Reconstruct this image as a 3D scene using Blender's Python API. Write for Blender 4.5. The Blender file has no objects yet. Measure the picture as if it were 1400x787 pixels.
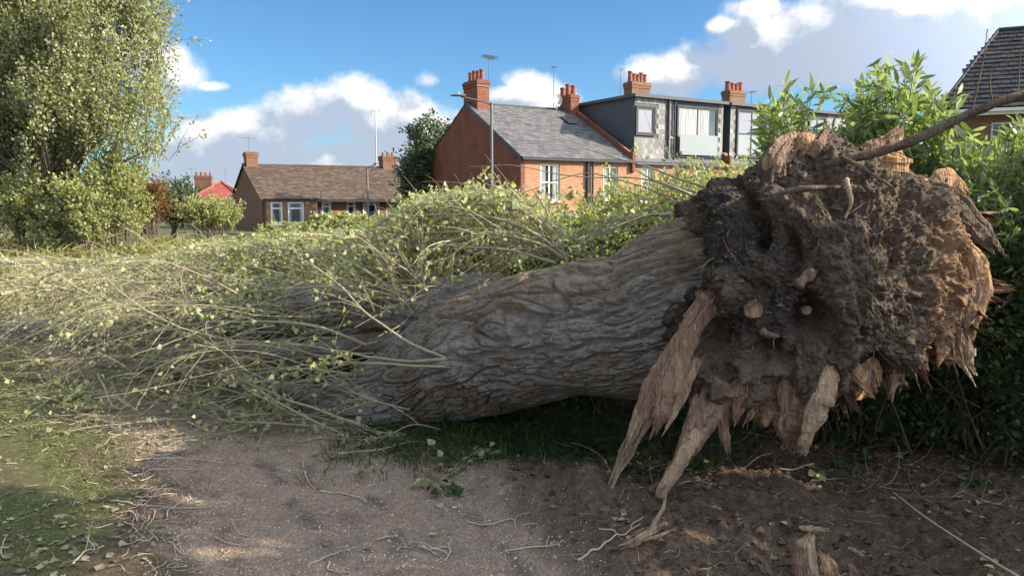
import bpy, math, random
import numpy as np
from mathutils import Vector, Matrix
R = math.radians
rng = np.random.default_rng(7)
random.seed(7)
sc = bpy.context.scene
col = sc.collection

# ------------------------------------------------------------------ camera
CAM_H, PITCH, FPX = 1.6, R(6.6), 1040.0
cd = bpy.data.cameras.new('camera'); cam = bpy.data.objects.new('camera', cd); col.objects.link(cam)
cam.location = (0, 0, CAM_H); cam.rotation_euler = (R(90) - PITCH, 0, 0)
cd.sensor_width = 36; cd.lens = 36 * FPX / 1400; cd.clip_start = 0.05; cd.clip_end = 4000
sc.camera = cam
CP, SP = math.cos(PITCH), math.sin(PITCH)

def at(px, py, d):
    """world point seen at photo pixel (px,py) at forward distance d"""
    a = (px - 700) / FPX; b = (393.5 - py) / FPX
    t = d / (CP + b * SP)
    return np.array([a * t, d, CAM_H + t * (b * CP - SP)])

def atg(px, py, z=0.0):
    a = (px - 700) / FPX; b = (393.5 - py) / FPX
    t = (z - CAM_H) / (b * CP - SP)
    return np.array([a * t, t * (CP + b * SP), z])

# ------------------------------------------------------------------ sun, sky, exposure
SUN_AZ, SUN_EL = R(96), R(27)
S = Vector((math.sin(SUN_AZ) * math.cos(SUN_EL), math.cos(SUN_AZ) * math.cos(SUN_EL), math.sin(SUN_EL)))
ld = bpy.data.lights.new('sun', 'SUN'); ld.energy = 4.3; ld.angle = R(0.53); ld.color = (1.0, .87, .68)
lo = bpy.data.objects.new('sun', ld); col.objects.link(lo); lo.rotation_euler = S.to_track_quat('Z', 'Y').to_euler()
lo.location = (30, 0, 30)
sc.view_settings.view_transform = 'Standard'; sc.view_settings.look = 'None'
sc.view_settings.exposure = 1.2; sc.view_settings.gamma = 1.0; sc.view_settings.use_curve_mapping = False

W = bpy.data.worlds.new('World'); sc.world = W; W.use_nodes = True
wt = W.node_tree; wt.nodes.clear(); WN, WL = wt.nodes, wt.links
def wn(t, **k):
    n = WN.new(t)
    for a, b in k.items(): setattr(n, a, b)
    return n
def wm(op, a, b=None, c=None, clamp=False):
    n = wn('ShaderNodeMath', operation=op); n.use_clamp = clamp
    for i, v in enumerate((a, b, c)):
        if v is None: continue
        if isinstance(v, (int, float)): n.inputs[i].default_value = v
        else: WL.new(v, n.inputs[i])
    return n.outputs[0]
def wv(op, a, b=None):
    n = wn('ShaderNodeVectorMath', operation=op)
    for i, v in enumerate((a, b)):
        if v is None: continue
        if isinstance(v, tuple): n.inputs[i].default_value = v
        else: WL.new(v, n.inputs[i])
    return n
sky = wn('ShaderNodeTexSky', sky_type='NISHITA'); sky.sun_disc = False
sky.sun_elevation = SUN_EL; sky.sun_rotation = SUN_AZ; sky.air_density = 1.0; sky.dust_density = 0.3; sky.ozone_density = 2.5; sky.altitude = 200
tc = wn('ShaderNodeTexCoord')
sep = wn('ShaderNodeSeparateXYZ'); WL.new(tc.outputs['Generated'], sep.inputs[0])
az = wm('MULTIPLY', wm('ARCTAN2', sep.outputs[0], sep.outputs[1]), 57.2958)
el = wm('MULTIPLY', wm('ARCSINE', sep.outputs[2]), 57.2958)
ae = wn('ShaderNodeCombineXYZ'); WL.new(az, ae.inputs[0]); WL.new(el, ae.inputs[1])
def adir(px, py):
    v = at(px, py, 100.0) - np.array([0, 0, CAM_H]); v = v / np.linalg.norm(v)
    return math.degrees(math.atan2(v[0], v[1])), math.degrees(math.asin(v[2]))
CL = [(245,104,42,26,0),(225,80,30,18,0),(288,118,26,8,0),
      (290,205,66,38,0),(330,170,50,22,0),(385,185,60,38,0),(448,158,62,34,0),(495,140,44,26,0),(520,175,70,46,0),(570,150,40,28,0),
      (596,180,38,36,0),(470,215,150,26,0),(330,232,110,22,0),(560,215,80,30,0),
      (730,124,40,26,0),(765,134,34,18,0),(694,132,34,14,0),(735,150,70,16,0),
      (1000,92,92,34,0),(915,100,70,24,0),(1060,60,92,44,0),(1120,30,84,42,0),(1085,95,90,26,0),(1190,50,96,52,0),(1215,100,80,26,0),(1290,60,80,52,0),
      (1370,50,90,80,0),(1210,10,130,36,0),(1330,110,70,36,0),(1040,12,40,14,0),(985,38,22,14,0),(1400,120,90,70,0),
      (585,112,30,26,.5)]
def density(off, k):
    p = wv('ADD', ae.outputs[0], off).outputs[0] if off else ae.outputs[0]
    # billows displace the outline
    nz = wn('ShaderNodeTexNoise'); nz.inputs['Scale'].default_value = .19; nz.inputs['Detail'].default_value = 8; nz.inputs['Roughness'].default_value = .6
    WL.new(p, nz.inputs['Vector'])
    cur = None
    for (px, py, rx, ry, bias) in CL:
        a, e = adir(px, py)
        d1 = wv('SUBTRACT', p, (a, e, 0)); 
        d2 = wv('MULTIPLY', d1.outputs[0], (FPX * R(1) / rx / 1.0, FPX * R(1) / ry, 0))
        q = wv('LENGTH', d2.outputs[0]).outputs['Value']
        if bias: q = wm('ADD', q, bias)
        if cur is None: cur = q
        else:
            m = wn('ShaderNodeMath', operation='SMOOTH_MIN'); WL.new(cur, m.inputs[0]); WL.new(q, m.inputs[1]); m.inputs[2].default_value = .25; cur = m.outputs[0]
    # clouds elsewhere in the sky, outside the frame
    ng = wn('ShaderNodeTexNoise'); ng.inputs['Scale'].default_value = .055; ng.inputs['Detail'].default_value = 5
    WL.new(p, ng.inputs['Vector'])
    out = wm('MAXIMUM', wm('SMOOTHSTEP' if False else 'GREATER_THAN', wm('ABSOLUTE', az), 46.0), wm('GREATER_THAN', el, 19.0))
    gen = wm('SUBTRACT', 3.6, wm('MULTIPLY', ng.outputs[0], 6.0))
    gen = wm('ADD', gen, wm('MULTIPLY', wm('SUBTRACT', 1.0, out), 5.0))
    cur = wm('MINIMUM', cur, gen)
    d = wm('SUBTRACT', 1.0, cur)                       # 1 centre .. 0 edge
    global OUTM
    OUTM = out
    return wm('ADD', d, wm('MULTIPLY', wm('SUBTRACT', nz.outputs[0], .5), 2.7))
D0 = density(None, 0)
D1 = density((1.3, 1.9, 0), 1)
def smooth(v, a, b):
    n = wn('ShaderNodeMapRange', interpolation_type='SMOOTHSTEP'); WL.new(v, n.inputs[0]); n.inputs[1].default_value = a; n.inputs[2].default_value = b
    return n.outputs[0]
mask = smooth(D0, -.26, .46)
nd = wn('ShaderNodeTexNoise'); nd.inputs['Scale'].default_value = .5; nd.inputs['Detail'].default_value = 6; nd.inputs['Roughness'].default_value = .6
WL.new(ae.outputs[0], nd.inputs['Vector'])
lit = smooth(wm('ADD', wm('SUBTRACT', D0, D1), wm('ADD', wm('MULTIPLY', wm('SUBTRACT', nd.outputs[0], .5), .5), wm('ADD', wm('MULTIPLY', D0, -.42), wm('MULTIPLY', OUTM, .42)))), -.02, .74)  # clouds outside the frame whitened to add ambient light
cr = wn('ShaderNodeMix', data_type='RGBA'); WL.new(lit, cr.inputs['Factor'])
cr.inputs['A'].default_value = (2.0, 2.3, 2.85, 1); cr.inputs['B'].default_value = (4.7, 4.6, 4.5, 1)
# clouds close to the sun brightened, which also lifts the ambient light
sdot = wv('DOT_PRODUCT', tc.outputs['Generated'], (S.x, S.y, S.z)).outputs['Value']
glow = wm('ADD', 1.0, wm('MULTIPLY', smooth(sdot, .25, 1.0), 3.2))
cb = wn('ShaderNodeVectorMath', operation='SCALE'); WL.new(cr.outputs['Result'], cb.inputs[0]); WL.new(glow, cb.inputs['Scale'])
tint = wn('ShaderNodeMix', data_type='RGBA', blend_type='MULTIPLY'); tint.inputs['Factor'].default_value = 1
WL.new(sky.outputs[0], tint.inputs['A']); tint.inputs['B'].default_value = (.345, .525, .665, 1)
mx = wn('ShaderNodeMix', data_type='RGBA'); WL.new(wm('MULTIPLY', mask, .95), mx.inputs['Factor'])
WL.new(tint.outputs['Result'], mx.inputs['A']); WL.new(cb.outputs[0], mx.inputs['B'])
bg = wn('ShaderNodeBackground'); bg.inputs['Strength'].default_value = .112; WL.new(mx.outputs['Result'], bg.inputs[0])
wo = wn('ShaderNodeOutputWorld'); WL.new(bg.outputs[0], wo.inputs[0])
W.cycles.sampling_method = 'MANUAL'; W.cycles.sample_map_resolution = 512
sc.cycles.max_bounces = 6; sc.cycles.diffuse_bounces = 3; sc.cycles.transmission_bounces = 4; sc.cycles.transparent_max_bounces = 6
sc.cycles.use_denoising = True

# ------------------------------------------------------------------ noise
_perm = np.random.default_rng(3).permutation(256).astype(np.int32); _perm = np.concatenate([_perm, _perm, _perm])
_g = np.random.default_rng(5).normal(size=(256, 3)).astype(np.float32); _g /= np.linalg.norm(_g, axis=1, keepdims=True)
def noise(p):
    p = np.asarray(p, np.float32); i = np.floor(p).astype(np.int32); f = p - i; i &= 255
    u = f * f * f * (f * (f * 6 - 15) + 10)
    out = 0
    for dx in (0, 1):
        wx = u[..., 0] if dx else 1 - u[..., 0]
        for dy in (0, 1):
            wy = u[..., 1] if dy else 1 - u[..., 1]
            for dz in (0, 1):
                wz = u[..., 2] if dz else 1 - u[..., 2]
                h = _perm[_perm[_perm[(i[..., 0] + dx) & 255] + ((i[..., 1] + dy) & 255)] + ((i[..., 2] + dz) & 255)]
                g = _g[h]
                out = out + wx * wy * wz * ((f[..., 0] - dx) * g[..., 0] + (f[..., 1] - dy) * g[..., 1] + (f[..., 2] - dz) * g[..., 2])
    return out * 1.6
def fbm(p, o=4, gain=.5, lac=2.03):
    a, s = 0, 1.0
    for k in range(o):
        a = a + s * noise(np.asarray(p) * lac ** k + 17.3 * k); s *= gain
    return a
def sstep(v, a, b):
    t = np.clip((v - a) / (b - a), 0, 1); return t * t * (3 - 2 * t)
def v3(x, y, z): return np.stack(np.broadcast_arrays(np.asarray(x, float), np.asarray(y, float), np.asarray(z, float)), -1)

# ------------------------------------------------------------------ mesh helpers
def mesh(name, V, F, mat=None, smooth_=False, attrs=None):
    """F: (n,3) or (n,4) array, or a list of such arrays"""
    me = bpy.data.meshes.new(name)
    V = np.asarray(V, np.float32).reshape(-1, 3)
    Fs = F if isinstance(F, list) else [F]
    Fs = [np.asarray(f, np.int32) for f in Fs if len(f)]
    me.vertices.add(len(V)); me.vertices.foreach_set('co', V.ravel())
    loops = np.concatenate([f.ravel() for f in Fs]); sizes = np.concatenate([np.full(len(f), f.shape[1], np.int32) for f in Fs])
    me.loops.add(len(loops)); me.loops.foreach_set('vertex_index', loops)
    me.polygons.add(len(sizes)); st = np.concatenate([[0], np.cumsum(sizes)[:-1]]).astype(np.int32)
    me.polygons.foreach_set('loop_start', st); me.polygons.foreach_set('loop_total', sizes)
    me.polygons.foreach_set('use_smooth', np.full(len(sizes), bool(smooth_)))
    me.update(calc_edges=True)
    for k, a in (attrs or {}).items():
        at_ = me.attributes.new(k, 'FLOAT', 'POINT'); at_.data.foreach_set('value', np.asarray(a, np.float32).ravel())
    if mat: me.materials.append(mat)
    return me
def link(name, me, parent=None, label=None, cat=None, group=None, kind=None, loc=None, rz=None):
    o = bpy.data.objects.new(name, me); col.objects.link(o)
    if parent: o.parent = parent
    for k, v in (('label', label), ('category', cat), ('group', group), ('kind', kind)):
        if v: o[k] = v
    if loc is not None: o.location = loc
    if rz is not None: o.rotation_euler = (0, 0, rz)
    return o
def thing(name, label, cat, loc=(0, 0, 0), rz=0, group=None):
    return link(name, None, None, label, cat, group, None, tuple(float(v) for v in loc), rz)
def merge(lst):
    """list of (V,F) with same F width"""
    V, F, n = [], [], 0
    for v, f in lst:
        V.append(np.asarray(v).reshape(-1, 3)); F.append(np.asarray(f) + n); n += len(V[-1])
    return np.concatenate(V), np.concatenate(F)
def grid_faces(nu, nv, wrap=False):
    i, j = np.meshgrid(np.arange(nu - 1), np.arange(nv if wrap else nv - 1), indexing='ij')
    j2 = (j + 1) % nv
    return np.stack([i * nv + j, i * nv + j2, (i + 1) * nv + j2, (i + 1) * nv + j], -1).reshape(-1, 4)
def crom(P, n):
    """Catmull-Rom through rows of P -> n rows (any number of columns)"""
    P = np.asarray(P, float); P = np.vstack([2 * P[0] - P[1], P, 2 * P[-1] - P[-2]])
    m = len(P) - 3; t = np.linspace(0, m - 1e-6, n); i = t.astype(int); f = (t - i)[:, None]
    a, b, c, d = P[i], P[i + 1], P[i + 2], P[i + 3]
    return .5 * (2 * b + (c - a) * f + (2 * a - 5 * b + 4 * c - d) * f ** 2 + (3 * b - a - 3 * c + d) * f ** 3)
def frames(P):
    T = np.gradient(P, axis=-2); T /= np.linalg.norm(T, axis=-1, keepdims=True) + 1e-9
    up = np.zeros_like(T); up[..., 2] = 1
    vert = np.abs(T[..., 2].mean(-1)) > .8 if T.ndim == 3 else abs(T[:, 2].mean()) > .8
    if T.ndim == 3: up[vert] = (1, 0, 0)
    elif vert: up[:] = (1, 0, 0)
    N = np.cross(T, up); N /= np.linalg.norm(N, axis=-1, keepdims=True) + 1e-9
    B = np.cross(N, T)
    return T, N, B
def tubes(P, rad, sides=4):
    """P (n,s,3), rad (n,s) -> V,F of n separate tubes"""
    n, s, _ = P.shape
    T, N, B = frames(P)
    th = np.arange(sides) / sides * 2 * math.pi
    V = P[:, :, None, :] + rad[:, :, None, None] * (np.cos(th)[:, None] * N[:, :, None, :] + np.sin(th)[:, None] * B[:, :, None, :])
    f = grid_faces(s, sides, True)
    F = (f[None] + (np.arange(n) * s * sides)[:, None, None]).reshape(-1, 4)
    return V.reshape(-1, 3), F
def unit(v): return v / (np.linalg.norm(v, axis=-1, keepdims=True) + 1e-9)
def grow(st, dr, ln, seg, droop=0.0, wander=.1, rg=rng, floor=None):
    n = len(st); P = np.zeros((n, seg + 1, 3)); P[:, 0] = st; d = unit(dr); w = rg.normal(size=(n, 3)) * wander
    for k in range(seg):
        w = .7 * w + rg.normal(size=(n, 3)) * wander * .6
        d = unit(d + w + np.array([0, 0, -1.0]) * (droop / seg if np.isscalar(droop) else (droop / seg)[:, None]))
        P[:, k + 1] = P[:, k] + d * (ln / seg)[:, None]
        if floor is not None:
            h = floor(P[:, k + 1, 0], P[:, k + 1, 1]) + .02
            low = P[:, k + 1, 2] < h; P[low, k + 1, 2] = h[low] + .01; d[low, 2] = np.abs(d[low, 2]) * .3
    return P
LEAF = {  # outline in (across, along, up)
 'poplar': (np.array([[0, 0, 0], [-.44, .3, .07], [-.25, .68, .05], [0, 1, -.06], [.25, .68, .05], [.44, .3, .07], [0, .45, -.03]]),
            np.array([[0, 6, 1], [1, 6, 2], [2, 6, 3], [3, 6, 4], [4, 6, 5], [5, 6, 0]])),
 'simple': (np.array([[0, 0, 0], [-.36, .42, .08], [0, 1, 0], [.36, .42, .08]]), np.array([[0, 2, 1], [0, 3, 2]])),
 'lance': (np.array([[0, 0, 0], [-.11, .35, .03], [-.08, .7, .0], [0, 1, -.12], [.08, .7, .0], [.11, .35, .03]]),
           np.array([[0, 5, 1], [1, 5, 4], [1, 4, 2], [2, 4, 3]])),
}
def leaves(pos, dr, size, kind='simple', rg=rng, roll=1.0):
    V0, F0 = LEAF[kind]; n = len(pos); d = unit(dr)
    r = rg.normal(size=(n, 3)); r[:, 2] += 1.6 / max(roll, .1) - 1.2
    side = unit(np.cross(d, r)); up = np.cross(side, d)
    s = np.asarray(size).reshape(-1, 1, 1)
    curl = (1 + rg.normal(size=(n, 1, 1)) * .8)
    V = pos[:, None] + s * (V0[None, :, 0:1] * side[:, None] + V0[None, :, 1:2] * d[:, None] + V0[None, :, 2:3] * curl * up[:, None])
    F = (F0[None] + (np.arange(n) * len(V0))[:, None, None]).reshape(-1, 3)
    return V.reshape(-1, 3), F
def on_twigs(P, n, lo=.25, rg=rng):
    """random points on polylines P(n,s,3) -> pos, tangent"""
    k = rg.integers(0, len(P), n); t = (lo + (1 - lo) * rg.random(n)) * (P.shape[1] - 1.001); i = t.astype(int); f = (t - i)[:, None]
    a, b = P[k, i], P[k, i + 1]
    return a * (1 - f) + b * f, unit(b - a)

# ------------------------------------------------------------------ material helpers
class M:
    def __init__(s, name):
        s.m = bpy.data.materials.new(name); s.m.use_nodes = True; s.t = s.m.node_tree; s.t.nodes.clear()
        s.out = s.n('ShaderNodeOutputMaterial'); s.b = s.n('ShaderNodeBsdfPrincipled'); s.b.inputs['Roughness'].default_value = .85
        s.b.inputs['Specular IOR Level'].default_value = .25
        s.l(s.b.outputs[0], s.out.inputs[0])
    def n(s, t, **k):
        n = s.t.nodes.new(t)
        for a, b in k.items(): setattr(n, a, b)
        return n
    def l(s, a, b): s.t.links.new(a, b)
    def inp(s, node, i, v):
        if v is None: return
        if hasattr(v, 'links') or isinstance(v, bpy.types.NodeSocket): s.l(v, node.inputs[i])
        else: node.inputs[i].default_value = v
    def math(s, op, a, b=None, clamp=False):
        n = s.n('ShaderNodeMath', operation=op); n.use_clamp = clamp; s.inp(n, 0, a); s.inp(n, 1, b); return n.outputs[0]
    def mix(s, f, a, b, bt='MIX'):
        n = s.n('ShaderNodeMix', data_type='RGBA', blend_type=bt)
        for k, v in (('Factor', f), ('A', a), ('B', b)):
            if isinstance(v, tuple) and len(v) == 3: v = v + (1,)
            s.inp(n, k, v)
        return n.outputs['Result']
    def coord(s, scale=(1, 1, 1), rot=(0, 0, 0)):
        c = s.n('ShaderNodeTexCoord'); m = s.n('ShaderNodeMapping'); m.inputs['Scale'].default_value = scale; m.inputs['Rotation'].default_value = rot
        s.l(c.outputs['Object'], m.inputs[0]); return m.outputs[0]
    def noise(s, scale, detail=4, rough=.55, vec=None, dist=0.0):
        n = s.n('ShaderNodeTexNoise'); n.inputs['Scale'].default_value = scale; n.inputs['Detail'].default_value = detail; n.inputs['Roughness'].default_value = rough
        n.inputs['Distortion'].default_value = dist
        s.l(vec if vec is not None else s.coord(), n.inputs['Vector']); return n.outputs[0]
    def vor(s, scale, vec=None, feat='F1'):
        n = s.n('ShaderNodeTexVoronoi', feature=feat); n.inputs['Scale'].default_value = scale
        s.l(vec if vec is not None else s.coord(), n.inputs['Vector']); return n.outputs
    def ramp(s, f, stops):
        n = s.n('ShaderNodeValToRGB'); s.l(f, n.inputs[0]); e = n.color_ramp.elements
        while len(e) < len(stops): e.new(.5)
        for k, (p, c) in enumerate(stops): e[k].position = p; e[k].color = tuple(c) + (1,)
        return n.outputs[0]
    def step(s, v, a, b):
        n = s.n('ShaderNodeMapRange', interpolation_type='SMOOTHSTEP'); s.l(v, n.inputs[0]); n.inputs[1].default_value = a; n.inputs[2].default_value = b; return n.outputs[0]
    def attr(s, name):
        n = s.n('ShaderNodeAttribute'); n.attribute_name = name; return n.outputs['Fac']
    def island(s): return s.n('ShaderNodeNewGeometry').outputs['Random Per Island']
    def orand(s): return s.n('ShaderNodeObjectInfo').outputs['Random']
    def bump(s, h, dist=.01, strength=1.0):
        n = s.n('ShaderNodeBump'); n.inputs['Distance'].default_value = dist; n.inputs['Strength'].default_value = strength
        s.l(h, n.inputs['Height']); s.l(n.outputs[0], s.b.inputs['Normal']); return n
    def base(s, c, rough=None, spec=None, metal=None):
        if isinstance(c, tuple): c = c + (1,) if len(c) == 3 else c
        s.inp(s.b, 'Base Color', c)
        if rough is not None: s.inp(s.b, 'Roughness', rough)
        if spec is not None: s.b.inputs['Specular IOR Level'].default_value = spec
        if metal is not None: s.b.inputs['Metallic'].default_value = metal
        return s.m

def leaf_mat(name, stops, back=None, trans=.35, tcol=None, rough=.5, spec=.35):
    m = M(name); i = m.island(); c = m.ramp(i, stops)
    g = m.n('ShaderNodeNewGeometry')
    if back: c = m.mix(m.math('MULTIPLY', g.outputs['Backfacing'], .85), c, back)
    m.base(c, rough, spec)
    t = m.n('ShaderNodeBsdfTranslucent'); tc_ = m.mix(1.0, c, tcol or (1.5, 1.6, .7), 'MULTIPLY'); m.l(tc_, t.inputs[0])
    x = m.n('ShaderNodeMixShader'); x.inputs[0].default_value = trans; m.l(m.b.outputs[0], x.inputs[1]); m.l(t.outputs[0], x.inputs[2]); m.l(x.outputs[0], m.out.inputs[0])
    return m.m

MAT = {}
def simple(name, c, rough=.7, spec=.3, metal=0, var=.0, vs=8):
    m = M(name)
    if var:
        n = m.noise(vs, 5, .6); cc = m.mix(m.step(n, .3, .7), tuple(v * (1 - var) for v in c), tuple(min(1, v * (1 + var)) for v in c)); m.base(cc, rough, spec, metal)
    else: m.base(c, rough, spec, metal)
    MAT[name] = m.m; return m.m
# ------------------------------------------------------------------ materials
MAT['leaf_poplar'] = leaf_mat('leaf_poplar', [(0, (.15, .17, .06)), (.4, (.25, .265, .10)), (.75, (.35, .355, .15)), (1, (.45, .45, .24))], back=(.36, .39, .28), trans=.36)
MAT['leaf_brush'] = leaf_mat('leaf_brush', [(0, (.17, .19, .085)), (.35, (.26, .28, .135)), (.72, (.37, .38, .2)), (.95, (.5, .5, .3)), (1, (.5, .5, .08))], back=(.38, .41, .27), trans=.42)
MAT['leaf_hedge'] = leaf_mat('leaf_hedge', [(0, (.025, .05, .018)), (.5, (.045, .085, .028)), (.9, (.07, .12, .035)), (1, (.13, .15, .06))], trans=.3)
MAT['leaf_tall'] = leaf_mat('leaf_tall', [(0, (.09, .13, .055)), (.5, (.15, .2, .08)), (.9, (.22, .28, .11)), (1, (.3, .35, .13))], back=(.29, .33, .25), trans=.38, tcol=(1.6, 1.8, .6))
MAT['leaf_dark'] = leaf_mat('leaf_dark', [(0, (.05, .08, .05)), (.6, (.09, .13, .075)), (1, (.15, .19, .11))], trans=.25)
MAT['leaf_bush'] = leaf_mat('leaf_bush', [(0, (.18, .2, .07)), (.5, (.28, .3, .11)), (1, (.4, .4, .16))], back=(.36, .38, .24), trans=.4)
MAT['leaf_russet'] = leaf_mat('leaf_russet', [(0, (.15, .10, .05)), (.5, (.22, .12, .06)), (1, (.24, .17, .08))], trans=.35)
MAT['leaf_litter'] = leaf_mat('leaf_litter', [(0, (.13, .10, .065)), (.5, (.22, .18, .12)), (.85, (.32, .29, .21)), (1, (.42, .40, .15))], back=(.4, .4, .3), trans=.15)
MAT['grass'] = leaf_mat('grass', [(0, (.07, .11, .03)), (.5, (.125, .175, .05)), (.8, (.2, .24, .08)), (1, (.36, .33, .17))], trans=.3)
MAT['grass_dry'] = leaf_mat('grass_dry', [(0, (.14, .16, .05)), (.5, (.23, .23, .09)), (1, (.36, .32, .17))], trans=.35)

m = M('twig'); i = m.island(); c = m.ramp(i, [(0, (.19, .155, .105)), (.4, (.30, .255, .17)), (.75, (.42, .37, .26)), (1, (.52, .48, .36))]); c = m.mix(m.step(m.noise(30, 3), .35, .7), c, (.25, .24, .15)); m.base(c, .7); MAT['twig'] = m.m
m = M('twig_dry'); c = m.ramp(m.island(), [(0, (.25, .2, .14)), (.5, (.42, .36, .26)), (1, (.55, .49, .38))]); m.base(c, .8); MAT['twig_dry'] = m.m
m = M('bark_far'); c = m.ramp(m.noise(9, 6, .6, m.coord((1, 1, .2))), [(.3, (.07, .055, .04)), (.7, (.2, .17, .13))]); m.base(c, .9); MAT['bark_far'] = m.m

# bark of the fallen trunk: colour from position and grain only, relief is modelled
m = M('bark'); a = m.noise(2.2, 5, .6); b = m.noise(40, 6, .65, m.coord((.35, 1, 1)))
c = m.ramp(b, [(.25, (.13, .118, .108)), (.5, (.31, .285, .26)), (.75, (.46, .43, .395))]); c = m.mix(m.step(a, .42, .68), c, (.20, .155, .11))
c = m.mix(m.math('MULTIPLY', m.attr('dust'), .75), c, m.ramp(m.noise(25, 5, .7), [(.3, (.23, .175, .115)), (.7, (.36, .28, .19))]))
c = m.mix(m.step(m.noise(7, 6, .7), .63, .75), c, (.30, .31, .25))
m.base(c, .9, .15); m.bump(m.math('ADD', m.noise(70, 6, .75, m.coord((.3, 1, 1))), m.math('MULTIPLY', m.math('ABSOLUTE', m.math('SUBTRACT', m.noise(26, 3, .6, m.coord((.22, 1, 1)), .5), .5)), 4.0)), .02, 1.0); MAT['bark'] = m.m

# root mass: soil + torn wood, 'wood' attribute 0..1
m = M('root_earth')
n1 = m.noise(6, 6, .65); n2 = m.noise(45, 6, .7); n3 = m.noise(160, 4, .7)
c = m.ramp(n2, [(.28, (.07, .054, .04)), (.5, (.15, .118, .09)), (.72, (.27, .215, .16))])
c = m.mix(m.math('MULTIPLY', m.step(n1, .5, .68), .8), c, m.ramp(n3, [(.3, (.13, .095, .062)), (.7, (.29, .225, .15))]))
wv_ = m.noise(14, 6, .65, m.coord((1, 1, .3)), dist=.6)
wd = m.ramp(wv_, [(.25, (.11, .06, .035)), (.45, (.24, .145, .085)), (.62, (.42, .28, .165)), (.8, (.58, .46, .31))])
f = m.step(m.math('ADD', m.attr('wood'), m.math('MULTIPLY', m.math('SUBTRACT', n1, .5), 1.1)), .38, .62)
c = m.mix(m.math('MULTIPLY', m.attr('dark'), .85), c, m.ramp(n2, [(.3, (.022, .02, .02)), (.7, (.06, .054, .05))])); c = m.mix(f, c, wd); m.base(c, .92, .12)
m.bump(m.math('ADD', m.math('MULTIPLY', n2, 1.0), m.math('MULTIPLY', n3, .5)), .03, .9); MAT['root_earth'] = m.m

def wood(name, stops, fib=(1, 1, .12), sc_=60, dist=.4):
    m = M(name); n = m.noise(sc_, 6, .7, m.coord(fib), dist); n2 = m.noise(7, 5, .6)
    c = m.ramp(n, stops); c = m.mix(m.math('MULTIPLY', m.step(n2, .5, .72), .6), c, tuple(v * .6 for v in stops[0][1]))
    c = m.mix(m.attr('pale'), c, m.ramp(n, [(.25, (.28, .2, .13)), (.5, (.5, .4, .27)), (.78, (.72, .61, .44))]))
    m.base(c, .8, .2); m.bump(m.math('ADD', n, m.math('MULTIPLY', m.math('ABSOLUTE', m.math('SUBTRACT', m.noise(sc_ * .5, 3, .6, m.coord(fib), dist), .5)), 3.0)), .016, 1.0); MAT[name] = m.m
wood('wood_pale', [(.25, (.22, .15, .09)), (.5, (.45, .34, .22)), (.78, (.66, .54, .38))])
wood('wood_brown', [(.25, (.11, .07, .05)), (.5, (.27, .18, .125)), (.78, (.48, .36, .26))])
wood('wood_orange', [(.25, (.22, .11, .055)), (.5, (.46, .28, .15)), (.78, (.7, .52, .33))])
wood('root_skin', [(.25, (.08, .06, .045)), (.5, (.16, .12, .09)), (.78, (.27, .21, .15))])

# ground: one material, attributes 'pathm' (gravel), 'grassm', 'soilm'
m = M('ground_surface'); P_ = m.coord()
g1 = m.noise(3, 6, .65); g2 = m.noise(28, 6, .7); g3 = m.noise(150, 5, .75); v = m.vor(110); v2 = m.vor(260)
soil = m.ramp(g2, [(.3, (.06, .043, .03)), (.5, (.115, .084, .06)), (.75, (.21, .16, .118))])
pv = m.ramp(v['Color'], [(0, (.19, .145, .10)), (.5, (.36, .285, .21)), (.8, (.5, .41, .31)), (1, (.7, .61, .49))])
pathc = m.mix(m.step(g3, .4, .62), m.ramp(g2, [(.3, (.19, .14, .103)), (.7, (.37, .285, .218))]), pv)
pathc = m.mix(m.step(g1, .52, .72), pathc, m.ramp(g3, [(.3, (.12, .088, .064)), (.7, (.25, .19, .145))]))
pathc = m.mix(m.math('MULTIPLY', m.attr('rut'), .8), pathc, m.ramp(g3, [(.3, (.075, .053, .038)), (.7, (.15, .112, .083))]))
gr = m.ramp(g2, [(.3, (.065, .07, .032)), (.55, (.115, .12, .052)), (.8, (.21, .19, .10))])
c = m.mix(m.attr('grassm'), soil, gr)
c = m.mix(m.attr('pathm'), c, pathc)
c = m.mix(m.attr('wet'), c, m.ramp(g2, [(.3, (.13, .115, .105)), (.7, (.21, .19, .175))]))
m.base(c, m.math('SUBTRACT', .92, m.math('MULTIPLY', m.attr('wet'), .35)), .2)
m.bump(m.math('ADD', m.math('ADD', m.math('MULTIPLY', g2, 1.0), m.math('MULTIPLY', g3, .5)), m.math('MULTIPLY', v['Distance'], .35)), .02, .9)
MAT['ground'] = m.m
m = M('pebble'); m.base(m.ramp(m.island(), [(0, (.15, .115, .09)), (.4, (.30, .235, .185)), (.75, (.44, .36, .29)), (.95, (.52, .46, .39)), (1, (.7, .66, .6))]), .85); MAT['pebble'] = m.m
m = M('clod'); c = m.ramp(m.island(), [(0, (.05, .034, .023)), (.5, (.095, .067, .046)), (1, (.16, .12, .085))]); m.base(c, .95, .1); m.bump(m.noise(70, 5, .7), .01); MAT['clod'] = m.m

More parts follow.
